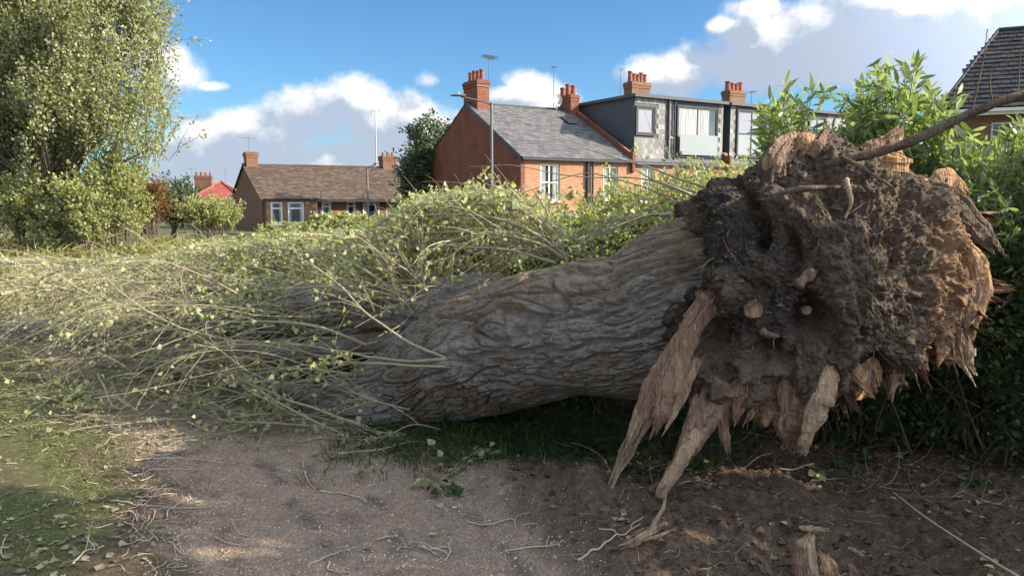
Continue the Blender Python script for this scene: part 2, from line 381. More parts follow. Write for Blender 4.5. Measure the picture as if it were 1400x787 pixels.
def brick_mat(name, c1, c2, mortar, mortar_size=.012):
    m = M(name); cx = m.n('ShaderNodeTexCoord'); sx = m.n('ShaderNodeSeparateXYZ'); m.l(cx.outputs['Object'], sx.inputs[0])
    cb = m.n('ShaderNodeCombineXYZ'); m.l(m.math('ADD', sx.outputs[0], sx.outputs[1]), cb.inputs[0]); m.l(sx.outputs[2], cb.inputs[1])
    b = m.n('ShaderNodeTexBrick'); m.l(cb.outputs[0], b.inputs['Vector']); b.inputs['Scale'].default_value = 1
    b.inputs['Brick Width'].default_value = .225; b.inputs['Row Height'].default_value = .075; b.inputs['Mortar Size'].default_value = mortar_size; b.inputs['Mortar Smooth'].default_value = .3
    b.inputs['Color1'].default_value = c1 + (1,); b.inputs['Color2'].default_value = c2 + (1,); b.inputs['Mortar'].default_value = mortar + (1,); b.inputs['Bias'].default_value = -.2
    n = m.noise(1.1, 5, .6); c = m.mix(m.math('MULTIPLY', m.step(n, .45, .75), .5), b.outputs['Color'], tuple(v * .55 for v in c1))
    n2 = m.noise(14, 4, .6); c = m.mix(m.math('MULTIPLY', m.step(n2, .5, .75), .35), c, tuple(min(1, v * 1.35) for v in c2))
    m.base(c, .9, .15); m.bump(m.math('SUBTRACT', 1.0, b.outputs['Fac']), .01, .8); MAT[name] = m.m
brick_mat('brick_red', (.21, .066, .042), (.28, .10, .065), (.26, .17, .13))
brick_mat('brick_orange', (.38, .17, .09), (.5, .26, .15), (.46, .36, .27))
brick_mat('brick_brown', (.22, .11, .07), (.28, .15, .095), (.22, .18, .14))
def tile_mat(name, stops):
    m = M(name); c = m.ramp(m.island(), stops); c = m.mix(m.math('MULTIPLY', m.step(m.noise(1.4, 6, .65), .45, .7), .55), c, tuple(v * .6 for v in stops[0][1]))
    c = m.mix(m.math('MULTIPLY', m.step(m.noise(20, 4, .7), .58, .72), .5), c, tuple(min(1, v * 1.5) for v in stops[-1][1]))
    m.base(c, .75, .35); MAT[name] = m.m
tile_mat('slate_roof', [(0, (.10, .105, .115)), (.5, (.14, .142, .15)), (1, (.19, .185, .185))])
tile_mat('slate_hung', [(0, (.2, .205, .21)), (.4, (.27, .275, .275)), (.8, (.35, .35, .34)), (1, (.46, .45, .43))])
tile_mat('tile_brown', [(0, (.08, .056, .042)), (.5, (.115, .083, .064)), (1, (.17, .13, .105))])
tile_mat('tile_dark', [(0, (.018, .021, .025)), (.5, (.03, .033, .037)), (1, (.055, .055, .055))])
tile_mat('tile_red', [(0, (.24, .045, .04)), (.5, (.30, .065, .055)), (1, (.36, .1, .08))])
simple('white_paint', (.78, .78, .76), .5, var=.06)
simple('render_white', (.62, .60, .56), .9, var=.15, vs=3)
simple('render_grey', (.40, .40, .40), .9, var=.1, vs=3)
simple('dark_paint', (.045, .05, .06), .5, var=.2)
simple('lead_grey', (.085, .095, .11), .6, var=.2)
simple('dark_metal', (.07, .075, .08), .45, .5, .6)
simple('galvanised', (.17, .18, .19), .6, .4, .2, var=.1)
simple('terracotta', (.27, .11, .075), .85, var=.25, vs=12)
simple('concrete_pot', (.42, .33, .22), .9, var=.2)
simple('aluminium', (.5, .5, .5), .4, .5, .8)
simple('door_white', (.68, .67, .64), .5, var=.05)
m = M('glass'); m.base((.03, .04, .05), .06, .9); MAT['glass'] = m.m
m = M('glass_green'); m.base((.26, .30, .30), .12, .7); MAT['glass_green'] = m.m  # greenish glass, its pale reflection put into the base colour
m = M('glass_blind'); m.base((.24, .25, .30), .12, .8); MAT['glass_blind'] = m.m
m = M('curtain'); w = m.noise(9, 2, .5, m.coord((3, 1, .05))); m.base(m.ramp(w, [(.35, (.2, .215, .24)), (.65, (.48, .49, .5))]), .35, .5); MAT['curtain'] = m.m
m = M('dish'); m.base((.45, .45, .44), .5); MAT['dish'] = m.m

# ------------------------------------------------------------------ ground
MOUNDS = [(800, 700, .13, .25), (850, 735, .05, .28), (700, 690, .06, .3), (1010, 700, .05, .4), (940, 690, .05, .25), (760, 660, .06, .3), (1230, 740, -.10, .35), (1120, 760, -.03, .3), (900, 760, .05, .25), (1340, 740, .05, .3), (660, 655, .05, .2), (1050, 690, .05, .3)]
MW = [(atg(px, py)[0], atg(px, py)[1], h, r) for px, py, h, r in MOUNDS]
def path_d(x, y):
    """signed metres inside the path (positive = on it)"""
    yy = np.clip(y, -50, 14)
    left = np.interp(yy, [-50, 0, 3.1, 3.6, 4.6, 5.6, 8, 14], [2, -1.0, -1.5, -1.75, -2.3, -3.1, -5.2, -9.5])
    right = np.interp(yy, [-50, 0, 3.1, 3.6, 4.4, 5.2, 8, 14], [5, 1.0, .42, .15, -.2, -.7, -3.0, -7.2])
    return np.minimum(x - left, right - x)
def gz(x, y):
    x = np.asarray(x, float); y = np.asarray(y, float)
    z = -1.5 * sstep(y, 20, 33) * sstep(x, -16, -6) - .2 * sstep(y, 20, 33)
    near = 1 - sstep(y, 14, 26)
    q = v3(x * .55, y * .55, 0)
    z = z + .05 * fbm(q, 3) * (.4 + .6 * near)
    d = path_d(x, y) + .12 * noise(v3(x * 1.3, y * 1.3, 9))
    on = sstep(d, -.1, .3)
    z = z + near * (.04 - .05 * on)
    # ruts along the path
    u = path_d(x, y)
    z = z - .018 * near * on * (np.exp(-((u - .62) / .10) ** 2) + np.exp(-((u - .95) / .13) ** 2)) * (1 + noise(v3(x * 2, y * 2, 4)))
    rough = near * (1 - on)
    soil = sstep(x, -.9, .3) * near
    z = z + rough * .012 * fbm(v3(x * 9, y * 9, 2), 3) + near * on * .004 * fbm(v3(x * 14, y * 14, 5), 3)
    for mx_, my_, h, r in MW:
        k = np.exp(-(((x - mx_) ** 2 + ((y - my_) * 1.1) ** 2) / r ** 2))
        z = z + h * k * (1 + .5 * noise(v3(x * 5, y * 5, 1)))
    z = z + (1 - on) * soil * (.035 * np.abs(fbm(v3(x * 6, y * 6, 7), 4)) + .02 * fbm(v3(x * 20, y * 20, 3), 3)) * sstep(7 - y, 0, 2)
    return z
def axis(lo, hi, fine_lo, fine_hi, step, g=1.12):
    a = list(np.arange(fine_lo, fine_hi, step)); s = step; v = fine_lo
    pre = []
    while v > lo: s *= g; v -= s; pre.append(v)
    s = step; v = a[-1]; post = []
    while v < hi: s *= g; v += s; post.append(v)
    return np.array(pre[::-1] + a + post)
gx = axis(-900, 900, -3.6, 3.6, .018, 1.07); gy = axis(-400, 1500, 2.6, 6.4, .016, 1.045)
X, Y = np.meshgrid(gx, gy, indexing='ij'); Z = gz(X, Y)
pd = path_d(X, Y) + .22 * fbm(v3(X * 1.6, Y * 1.6, 2), 4) + .08 * noise(v3(X * 9, Y * 9, 2))
pathm = sstep(pd, -.12, .22) * (1 - sstep(Y, 12, 18))
soilm = sstep(X + .25 * noise(v3(X, Y, 8)), -1.2, -.3) * (1 - sstep(Y, 5.0, 6.5))
grassn = fbm(v3(X * 1.2, Y * 1.2, 6), 4)
grassm = (1 - pathm) * (1 - soilm) * sstep(grassn + sstep(Y, 5, 9) * .5 + sstep(-X - 1.7, 0, .8) * .75, -.25, .25)
gunder = np.exp(-(((X - .1) / 1.0) ** 2 + ((Y - 4.9) / .45) ** 2)); grassm = np.maximum(grassm, gunder * .8 * (1 - pathm))
w0 = atg(520, 745); wet = np.exp(-(((X - w0[0]) / .3) ** 2 + ((Y - w0[1]) / .16) ** 2)) * sstep(fbm(v3(X * 4, Y * 4, 3), 3), -.2, .2)
w0 = atg(660, 690); wet = np.maximum(wet, .6 * np.exp(-(((X - w0[0]) / .22) ** 2 + ((Y - w0[1]) / .3) ** 2)) * sstep(fbm(v3(X * 4, Y * 4, 5), 3), -.1, .25))
VG = np.stack([X, Y, Z], -1).reshape(-1, 3); FG = grid_faces(len(gx), len(gy))
ud = path_d(X, Y) + .10 * noise(v3(X * 2.5, Y * 2.5, 3)); rn = fbm(v3(X * 5, Y * 5, 13), 4)
rut = np.clip((np.exp(-((ud - .75) / .06) ** 2) + .8 * np.exp(-((ud - .34) / .05) ** 2) + .5 * np.exp(-((ud - 1.0) / .05) ** 2)) * sstep(rn, -.25, .35) + (1 - sstep(ud, .02, .3)) * sstep(rn, -.5, .2) * .9, 0, 1)
grassm = grassm * np.where(X < 0, 1 - .85 * sstep(pd, -.45, -.1), 1)
AT = {'rut': rut, 'pathm': pathm, 'grassm': grassm, 'wet': wet}
fm = (pathm.ravel()[FG].mean(1) > .5)
def submesh(name, sel, label=None):
    f = FG[sel]; u, inv = np.unique(f.ravel(), return_inverse=True)
    me = mesh(name, VG[u], inv.reshape(-1, 4), MAT['ground'], True, {k: a.ravel()[u] for k, a in AT.items()})
    o = link(name, me, kind='structure')
    return o
submesh('ground', ~fm); submesh('path', fm)

def scatter_on(n, cond, x0, x1, y0, y1, rg=rng, yp=1.0):
    xs, ys = [], []; c = 0
    while c < n:
        x = rg.uniform(x0, x1, n * 2); y = y0 + (y1 - y0) * rg.random(n * 2) ** yp
        k = rg.random(n * 2) < cond(x, y); xs.append(x[k]); ys.append(y[k]); c += k.sum()
    x = np.concatenate(xs)[:n]; y = np.concatenate(ys)[:n]
    return x, y, gz(x, y)
OCT_V = np.array([[1, 0, 0], [0, 1, 0], [-1, 0, 0], [0, -1, 0], [0, 0, .7], [0, 0, -.7]])
OCT_F = np.array([[0, 1, 4], [1, 2, 4], [2, 3, 4], [3, 0, 4], [1, 0, 5], [2, 1, 5], [3, 2, 5], [0, 3, 5]])
def stones(n, x, y, z, size, name, mat, sink=.3, label=None):
    V = OCT_V[None] * (1 + rng.normal(size=(n, 6, 1)) * .25)
    a = rng.random(n) * 6.28; ca, sa = np.cos(a), np.sin(a)
    V = np.stack([V[..., 0] * ca[:, None] - V[..., 1] * sa[:, None] * .7, V[..., 0] * sa[:, None] + V[..., 1] * ca[:, None] * .7, V[..., 2]], -1) * size[:, None, None]
    V += np.stack([x, y, z + size * sink], -1)[:, None]
    F = (OCT_F[None] + (np.arange(n) * 6)[:, None, None]).reshape(-1, 3)
    return link(name, mesh(name, V, F, MAT[mat]), kind='stuff', label=label)
onp = lambda x, y: sstep(path_d(x, y) + .15 * noise(v3(x * 2, y * 2, 1)), -.15, .2)
n = 26000; x, y, z = scatter_on(n, onp, -4, 1, 2.5, 7.5, yp=1.5)
stones(n, x, y, z, rng.uniform(.0022, .0065, n) * (1 + (rng.random(n) < .03) * .8), 'gravel', 'pebble')
offp = lambda x, y: (1 - onp(x, y)) * sstep(x, -1.2, .2)
n = 9000; x, y, z = scatter_on(n, offp, -1.2, 4.5, 2.5, 6, yp=1.3)
stones(n, x, y, z, rng.uniform(.003, .011, n) * (1 + (rng.random(n) < .05) * 1.2), 'soil_crumbs', 'clod', .2)

# grass blades
def blades(n, cond, x0, x1, y0, y1, h, name, mat, yp=1.0, w=.004, lean=.5, seg3=True):
    x, y, z = scatter_on(n, cond, x0, x1, y0, y1, yp=yp)
    b = np.stack([x, y, z - .01], -1); hh = rng.uniform(h[0], h[1], n)[:, None]
    d = rng.normal(size=(n, 3)) * lean; d[:, 2] = 1; d = unit(d); s = unit(np.cross(d, rng.normal(size=(n, 3)))) * w * (1 + np.clip(y - 4, 0, 30) * .15)[:, None]
    mid = b + d * hh * .55; tip = b + (d + np.stack([d[:, 0] * .9, d[:, 1] * .9, -.25 * np.ones(n)], -1)) * hh
    V = np.stack([b - s, b + s, mid - s * .8, mid + s * .8, tip], 1)
    F = np.array([[0, 1, 3], [0, 3, 2], [2, 3, 4]]); F = (F[None] + (np.arange(n) * 5)[:, None, None]).reshape(-1, 3)
    return link(name, mesh(name, V, F, MAT[mat]), kind='stuff')
gc = lambda x, y: (1 - onp(x, y)) * sstep(fbm(v3(x * 1.2, y * 1.2, 6), 4) + .45, -.1, .3) * sstep(-x - 1.5, 0, .8)
blades(52000, gc, -5.5, -1.2, 2.6, 8.5, (.012, .045), 'short_grass', 'grass', yp=1.3, w=.0022)
gu = lambda x, y: np.exp(-(((x - .1) / .85) ** 2 + ((y - 4.95) / .4) ** 2))
blades(9000, gu, -1.2, 1.6, 4.2, 6.2, (.04, .17), 'long_grass', 'leaf_hedge', w=.003, lean=.45)  # under the trunk: dark hedge colour stands in for the shade
blades(16000, lambda x, y: 1 + 0 * x, -17, -4, 17, 30, (.4, .95), 'meadow_grass', 'grass_dry', w=.008, lean=.25)
gm = lambda x, y: np.ones_like(x) * (fbm(v3(x * .4, y * .4, 3), 3) > -.3)
blades(26000, gm, -20, 2, 9.5, 26, (.25, .75), 'meadow_grass', 'grass_dry', w=.006, lean=.3)
# ------------------------------------------------------------------ buildings
BF = np.array([[0, 3, 2, 1], [4, 5, 6, 7], [0, 1, 5, 4], [1, 2, 6, 5], [2, 3, 7, 6], [3, 0, 4, 7]])
def bx(x0, x1, y0, y1, z0, z1):
    return np.array([[x0, y0, z0], [x1, y0, z0], [x1, y1, z0], [x0, y1, z0], [x0, y0, z1], [x1, y0, z1], [x1, y1, z1], [x0, y1, z1]], float), BF
def part(name, shapes, mat, parent, label=None, kind=None, smooth_=False):
    if isinstance(shapes, tuple): shapes = [shapes]
    V, F = merge(shapes)
    return link(name, mesh(name, V, F, MAT[mat], smooth_), parent, label, kind=kind)
def cyl(p0, p1, r0, r1=None, n=10):
    P = np.array([[p0, p1]], float); V, F = tubes(P, np.array([[r0, r1 if r1 is not None else r0]]), n)
    k = len(V); V = np.vstack([V, [p0], [p1]])
    caps = [[k, (i + 1) % n, i, i] for i in range(n)] + [[k + 1, n + i, n + (i + 1) % n, n + (i + 1) % n] for i in range(n)]
    return V, np.vstack([F, caps])
def fixq(F): return F
def wall_open(x0, x1, z0, z1, y, th, ops):
    """wall slab in the plane y (outer face at y, going back to y+th) with rectangular openings"""
    xs = sorted({x0, x1} | {o[0] for o in ops} | {o[1] for o in ops}); zs = sorted({z0, z1} | {o[2] for o in ops} | {o[3] for o in ops})
    out = []
    for a, b in zip(xs, xs[1:]):
        for c, d in zip(zs, zs[1:]):
            mx_, mz = (a + b) / 2, (c + d) / 2
            if any(o[0] < mx_ < o[1] and o[2] < mz < o[3] for o in ops): continue
            out.append((np.array([[a, y, c], [b, y, c], [b, y, d], [a, y, d]], float), np.array([[0, 1, 2, 3]])))
    for (a, b, c, d) in ops:
        q = [[(a, y, c), (a, y + th, c), (a, y + th, d), (a, y, d)], [(b, y, d), (b, y + th, d), (b, y + th, c), (b, y, c)],
             [(a, y, d), (a, y + th, d), (b, y + th, d), (b, y, d)], [(b, y, c), (b, y + th, c), (a, y + th, c), (a, y, c)]]
        for k in q: out.append((np.array(k, float), np.array([[0, 1, 2, 3]])))
    return out
def window(parent, x0, x1, z0, z1, y, fr='white_paint', nx=2, nz=1, glass='glass', fw=.06, sill=True, curtain=None, zsplit=None, name='window'):
    yb = y + .09
    f = [bx(x0, x0 + fw, yb - .03, yb + .05, z0, z1), bx(x1 - fw, x1, yb - .03, yb + .05, z0, z1),
         bx(x0 + fw, x1 - fw, yb - .03, yb + .05, z1 - fw, z1), bx(x0 + fw, x1 - fw, yb - .03, yb + .05, z0, z0 + fw)]
    xs = np.linspace(x0, x1, nx + 1); zs = np.array([z0, z1]) if nz == 1 and not zsplit else (np.array([z0] + [z0 + (z1 - z0) * s for s in zsplit] + [z1]) if zsplit else np.linspace(z0, z1, nz + 1))
    for v in xs[1:-1]: f.append(bx(v - fw * .4, v + fw * .4, yb - .02, yb + .04, z0 + fw, z1 - fw))
    for v in zs[1:-1]: f.append(bx(x0 + fw, x1 - fw, yb - .026, yb + .034, v - fw * .4, v + fw * .4))
    w = part(name, f, fr, parent)
    for a, b in zip(xs, xs[1:]):
        for k, (c, d) in enumerate(zip(zs, zs[1:])):
            g = glass if isinstance(glass, str) else glass[k % len(glass)]
            part('pane', bx(a, b, yb + .008, yb + .014, c, d), g, w)
    if curtain:
        n = 24
        for a, b in curtain:
            u = np.linspace(x0 + (x1 - x0) * a, x0 + (x1 - x0) * b, n); yy = yb + .002 + .004 * np.sin(np.arange(n) * 1.9)
            V = np.concatenate([np.stack([u, yy, np.full(n, z0 + fw)], -1), np.stack([u, yy, np.full(n, z1 - fw)], -1)])
            part('curtain', (V, np.array([[i, i + 1, n + i + 1, n + i] for i in range(n - 1)])), 'curtain', w)
    if sill: part('sill', bx(x0 - .08, x1 + .08, y - .1, y + .05, z0 - .1, z0 - .004), fr, w)
    return w
def tiles(x0, x1, A, B, tw, gauge, clip=None, th=.012, jit=.012):
    """roof tiles between eave line A=(y,z) and ridge line B=(y,z) for x0..x1"""
    A = np.array(A, float); B = np.array(B, float); L = np.linalg.norm(B - A); d = (B - A) / L; nrm = np.array([-d[1], d[0]]) 
    if nrm[1] < 0: nrm = -nrm
    V = []
    rows = int(L / gauge) + 1
    for r in range(rows):
        s0 = r * gauge - .02; s1 = min(L, s0 + gauge * 1.15)
        off = (r % 2) * tw / 2
        x = x0 - off
        while x < x1:
            a, b = max(x, x0) + .006, min(x + tw, x1) - .006; x += tw
            if b - a < .02: continue
            c = clip(s0 / L) if clip else None
            if c is not None and ((a + b) / 2 < c[0] or (a + b) / 2 > c[1]): continue
            j = random.uniform(-jit, jit); t = th * random.uniform(.8, 1.6)
            p0 = A + d * (s0 + j) + nrm * (.022 + t); p1 = A + d * s1 + nrm * .012; q0 = p0 - nrm * (t + .006)
            V.append([[a, *p0], [b, *p0], [b, *p1], [a, *p1], [a, *q0], [b, *q0]])
    V = np.array(V); n = len(V); F = np.array([[0, 1, 2, 3], [4, 5, 1, 0]]); F = (F[None] + (np.arange(n) * 6)[:, None, None]).reshape(-1, 4)
    return V.reshape(-1, 3), F
def pots(parent, xs, ys, z, h=.55, r=.13, mat='terracotta'):
    for x, y in zip(xs, ys):
        hh = h * random.uniform(.85, 1.1)
        s = [cyl((x, y, z), (x, y, z + hh), r, r * .8, 12), cyl((x, y, z + hh * .86), (x, y, z + hh * 1.0 + .01), r * 1.02, r * .98, 12), cyl((x, y, z), (x, y, z + .08), r * 1.25, r * 1.05, 12)]
        part('chimney_pot', s, mat, parent)
def aerial(parent, x, y, z, h, n=7, w=.45, ang=0.0, boom=.9):
    c, s = math.cos(ang), math.sin(ang)
    sh = [cyl((x, y, z), (x, y, z + h), .018, n=6)]
    zt = z + h - .08
    sh.append(cyl((x - c * boom / 2, y - s * boom / 2, zt), (x + c * boom / 2, y + s * boom / 2, zt), .012, n=5))
    for k in range(n):
        t = (k / (n - 1) - .5) * boom; l = w * (.6 + .4 * k / (n - 1))
        for dz in ((0,) if n < 6 else (0, .1)):
            sh.append(cyl((x + c * t + s * l / 2, y + s * t - c * l / 2, zt + dz), (x + c * t - s * l / 2, y + s * t + c * l / 2, zt + dz), .009, n=4))
    part('tv_aerial', sh, 'galvanised', parent)

# ---- brick terrace: end house, then houses with slate-hung dormers
TA = R(31); TO = at(712, 273, 35.0); TZ = -1.72
def terr(u, name, label): 
    return thing(name, label, 'house', (TO[0] + math.cos(TA) * u, TO[1] + math.sin(TA) * u, TZ), TA, 'terraced brick houses')
EAVE = float(at(712, 214, 35.0)[2] - TZ); RIDGE = float(at(650, 141, 39.6)[2] - TZ); DEP = 10.6; RY = DEP / 2
def gable(x, th, z1=EAVE, zr=RIDGE, dep=DEP, base=0.0, up=0.0):
    out = []
    P = [(0, base), (dep, base), (dep, z1 + up), (dep / 2, zr + up), (0, z1 + up)]
    V = np.array([[x, *p] for p in P] + [[x + th, *p] for p in P], float)
    F = [[0, 4, 3, 3], [0, 3, 2, 1], [5, 8, 9, 9], [5, 6, 7, 8]] + [[i, (i + 1) % 5, 5 + (i + 1) % 5, 5 + i] for i in range(5)]
    return V, np.array(F)
def tri_fix(F): return F
h = terr(0, 'end_terrace_house', 'end house of the brick terrace with plain slate roof and blank red gable wall')
L1 = 6.4
w1 = (1.05, 2.15, 3.27, 4.98); w2 = (4.72, 5.62, 3.27, 4.95)
part('front_wall', wall_open(.22, L1 + .165, 0, EAVE, 0, .25, [w1, w2]), 'brick_orange', h, 'sunlit orange brick front wall')
part('gable_wall', gable(0, .22), 'brick_red', h, 'plain dark red gable wall')
part('rendered_base', [bx(.9, 5.2, -.14, -.003, 0, 2.75)], 'render_grey', h, 'pale rendered ground floor projection')
window(h, *w1, 0, nx=2, nz=2, fw=.09, curtain=[(.05, .32), (.68, .95)]); window(h, *w2, 0, nx=2, nz=2, fw=.08, curtain=[(.05, .35)])
ov = .12
part('roof', [(np.array([[-.06, -ov, EAVE - .02], [L1, -ov, EAVE - .02], [L1, RY, RIDGE], [-.06, RY, RIDGE], [-.06, DEP + ov, EAVE - .02], [L1, DEP + ov, EAVE - .02]], float), np.array([[0, 1, 2, 3], [3, 2, 5, 4]]))], 'slate_roof', h)
rf = h.children[-1]
link('slates', mesh('slates', *tiles(-.08, L1, (-ov - .05, EAVE - .02), (RY, RIDGE), .3, .24), MAT['slate_roof']), rf, kind='stuff')
part('ridge_tiles', [bx(-.08 + k * .45, -.08 + k * .45 + .44, RY - .09, RY + .09, RIDGE + .0, RIDGE + .07) for k in range(14)], 'lead_grey', rf)
part('gutter', [bx(-.02, L1, -.24, -.13, EAVE - .14, EAVE - .03)], 'dark_paint', h)
part('verge_board', [(np.array([[-.09, -ov, EAVE - .16], [-.09, RY, RIDGE - .13], [-.09, RY, RIDGE + .02], [-.09, -ov, EAVE - .01], [-.063, -ov, EAVE - .16], [-.063, RY, RIDGE - .13], [-.063, RY, RIDGE + .02], [-.063, -ov, EAVE - .01]], float), BF)], 'lead_grey', h)
part('drainpipe', [cyl((4.02, -.09, .1), (4.02, -.09, EAVE - .1), .05)], 'dark_paint', h)
part('drainpipe', [cyl((3.72, -.07, .1), (3.72, -.07, EAVE - .1), .075)], 'dark_paint', h)
part('vent_cap', [cyl((2.95, -.2, 3.62), (2.95, .02, 3.62), .17, .2, 12)], 'concrete_pot', h)
def stack(parent, x0, x1, y0, y1, z0, z1, mat='brick_red', npot=4, along='y', ph=.55, pr=.13):
    part('chimney_stack', [bx(x0, x1, y0, y1, z0, z1 - .35), bx(x0 - .03, x1 + .03, y0 - .03, y1 + .03, z1 - .35, z1 - .2), bx(x0 - .06, x1 + .06, y0 - .06, y1 + .06, z1 - .2, z1 - .08), bx(x0 - .02, x1 + .02, y0 - .02, y1 + .02, z1 - .08, z1)], mat, parent)
    st = parent.children[-1]
    if along == 'y': ys = np.linspace(y0 + .15, y1 - .15, npot); xs = [(x0 + x1) / 2] * npot
    else: xs = np.linspace(x0 + .15, x1 - .15, npot); ys = [(y0 + y1) / 2] * npot
    pots(st, xs, ys, z1 - .04, ph, pr)
    return st
ZC = float(at(640, 110, 39.5)[2] - TZ)
stack(h, .24, .92, RY - .75, RY + .75, RIDGE - .6, ZC, npot=4)
aerial(h, 1.05, RY - .5, RIDGE - .2, float(at(660, 74, 39)[2] - TZ) - RIDGE + .2, n=9, w=.55, ang=R(20))
part('weathered_flaunching', [(np.array([[.2, RY - .8, ZC - .35], [.95, RY - .8, ZC - .35], [.95, RY - .4, ZC + .05], [.2, RY - .4, ZC + .05]], float), np.array([[0, 1, 2, 3]]))], 'concrete_pot', h)

def dormer_house(u, L, name, label, wins, extra=None, cheek=True):
    h = terr(u, name, label)
    ops = extra or []
    part('front_wall', wall_open(.0, L, 0, EAVE - .1, 0, .25, ops), 'brick_orange', h)
    for o in ops: window(h, *o, 0, nx=2, nz=2, fw=.09, curtain=[(.05, .4)])
    # party wall upstand with stepped brick foot
    P = [(-.18, EAVE - .55), (.3, EAVE - .75), (DEP / 2, RIDGE - .5), (DEP / 2, RIDGE + .28), (.1, EAVE + .42), (-.18, EAVE + .42)]
    V = np.array([[-.17, *p] for p in P] + [[.0, *p] for p in P], float)
    F = [[0, 1, 4, 5], [1, 2, 3, 4], [6, 11, 10, 7], [7, 10, 9, 8]] + [[i, 6 + i, 6 + (i + 1) % 6, (i + 1) % 6] for i in range(6)]
    part('party_wall', (V, np.array(F)), 'brick_red', h, 'raised brick party wall running up the roof')
    # main roof behind + rear
    part('roof', [(np.array([[0, -.08, EAVE - .05], [L, -.08, EAVE - .05], [L, .35, EAVE + .15], [0, .35, EAVE + .15], [0, RY, RIDGE], [L, RY, RIDGE], [L, DEP, EAVE], [0, DEP, EAVE]], float), np.array([[0, 1, 2, 3], [4, 5, 6, 7]]))], 'slate_roof', h)
    part('gutter', [bx(.02, L, -.22, -.1, EAVE - .2, EAVE - .08)], 'lead_grey', h)
    # dormer box
    Z0, Z1 = EAVE + .12, DT
    d = [bx(.35, L - .2, .38, RY + .3, Z0 - .1, Z1)]
    part('dormer', d, 'lead_grey', h, 'flat roofed dormer with dark cheek'); dm = h.children[-1]
    part('dormer_roof', [bx(.18, L - .02, .12, RY + .4, Z1 + .004, Z1 + .16)], 'lead_grey', dm)
    # hung slates: courses on the face, skipping the windows
    V = []
    z = Z0 + .02; r = 0
    while z < Z1 - .03:
        x = .35 - (r % 2) * .13
        while x < L - .2:
            a, b = max(x, .35) + .007, min(x + .26, L - .2) - .007; x += .26; z2 = min(z + .27, Z1)
            if b - a < .03: continue
            if any(a < w[1] + .06 and b > w[0] - .06 and z < w[3] + .05 and z2 > w[2] - .05 for w, _ in wins):
                continue
            t = random.uniform(.008, .02); V.append([[a, .37 - t, z], [b, .37 - t, z], [b, .362, z2], [a, .362, z2], [a, .37, z], [b, .37, z]])
        z += .25; r += 1
    n = len(V); F = np.array([[0, 1, 2, 3], [4, 5, 1, 0]]); F = (F[None] + (np.arange(n) * 6)[:, None, None]).reshape(-1, 4)
    link('hung_slates', mesh('hung_slates', np.array(V).reshape(-1, 3), F, MAT['slate_hung']), dm, kind='stuff')
    for w, kw in wins:
        window(h, *w, .27, fr='dark_paint', sill=False, **kw)
        part('window_surround', [bx(w[0] - .07, w[0] - .002, .3, .4, w[2] - .07, w[3] + .07), bx(w[1] + .002, w[1] + .07, .3, .4, w[2] - .07, w[3] + .07), bx(w[0], w[1], .3, .4, w[3] + .002, w[3] + .07), bx(w[0], w[1], .3, .4, w[2] - .07, w[2] - .002)], 'dark_paint', h)
    return h
DT = float(at(860, 131, 38.4)[2] - TZ)
SW = float(at(876, 182, 38.6)[2] - TZ); SW1 = float(at(876, 145, 38.6)[2] - TZ)
BW = EAVE + .45; BW1 = DT - .28
u2 = L1 + .17
def usolve(px, off=.4):
    # distance along the facade seen at column px
    best = min(np.arange(0, 40, .02), key=lambda u: abs((TO[0] + math.cos(TA) * u - math.sin(TA) * off) / (TO[1] + math.sin(TA) * u + math.cos(TA) * off) * FPX * 0.993 + 700 - px))
    return float(best)
U = {p: usolve(p) - u2 for p in (863, 888, 920, 972, 984, 1000, 1037, 1060, 1100, 1160)}
L2 = U[984] - .0
h2 = dormer_house(u2, L2, 'dormer_terrace_house', 'brick terrace house whose slate-hung dormer has a small window and a curtained one',
    [((U[863] + .12, U[888], SW, SW1), dict(nx=1, glass='glass_blind', fw=.09)), ((U[920], U[972], BW - .1, BW1), dict(nx=2, fw=.07, glass=['glass'], curtain=[(.03, .48), (.52, .8)]))],
    [(.55, 1.45, 3.15, 4.95), (4.3, 5.2, 3.2, 4.9)])
part('drainpipe', [cyl((U[888] + 1.35, .28, EAVE), (U[888] + 1.35, .28, DT), .05), cyl((U[888] + 1.35, -.08, 0), (U[888] + 1.35, -.08, EAVE - .1), .05)], 'dark_metal', h2)
part('drainpipe', [cyl((U[888] + .95, .28, EAVE + .15), (U[888] + .95, .28, DT), .06)], 'dark_metal', h2)
part('balcony_glass', [bx(U[920] + .05, U[972] - .05, .2, .215, BW - .05, BW + 1.0)], 'glass_green', h2)
L3 = U[1160] - U[984]
b3 = U[984]
h3 = dormer_house(u2 + L2, L3 * .5, 'dormer_terrace_house', 'brick terrace house whose slate-hung dormer has one tall pale window, beside the leafy shoots',
    [((U[1000] - b3, U[1037] - b3, BW, BW1 + .05), dict(nx=2, fw=.07, glass=['glass_green', 'glass_blind'], zsplit=[.5]))], [(1.3, 2.3, 3.2, 4.9)])
part('drainpipe', [cyl((U[1037] - b3 + .5, .28, EAVE), (U[1037] - b3 + .5, .28, DT), .06)], 'dark_metal', h3)
h4 = dormer_house(u2 + L2 + L3 * .5, L3 * .62, 'dormer_terrace_house', 'furthest house of the brick terrace, its dormer half hidden behind the leafy shoots',
    [((1.2, 2.6, BW, BW1), dict(nx=2, fw=.07, glass='glass_blind'))], [(3.2, 4.2, 3.2, 4.9)])
# chimneys on the party walls
def chim(h, px, py_top, x, npot, depth_hint, w=1.35, along='x', tall=True):
    pass
zt = float(at(803, 132, 43.0)[2] - TZ)
stack(h, L1 - .35, L1 + .35 - .18, RY - .65, RY + .65, RIDGE - .5, zt, npot=3, ph=.6, pr=.16)
aerial(h, L1 - .9, RY + .2, RIDGE - .1, float(at(784, 92, 43)[2] - TZ) - RIDGE + .1, n=4, w=.35, ang=R(60), boom=.4)
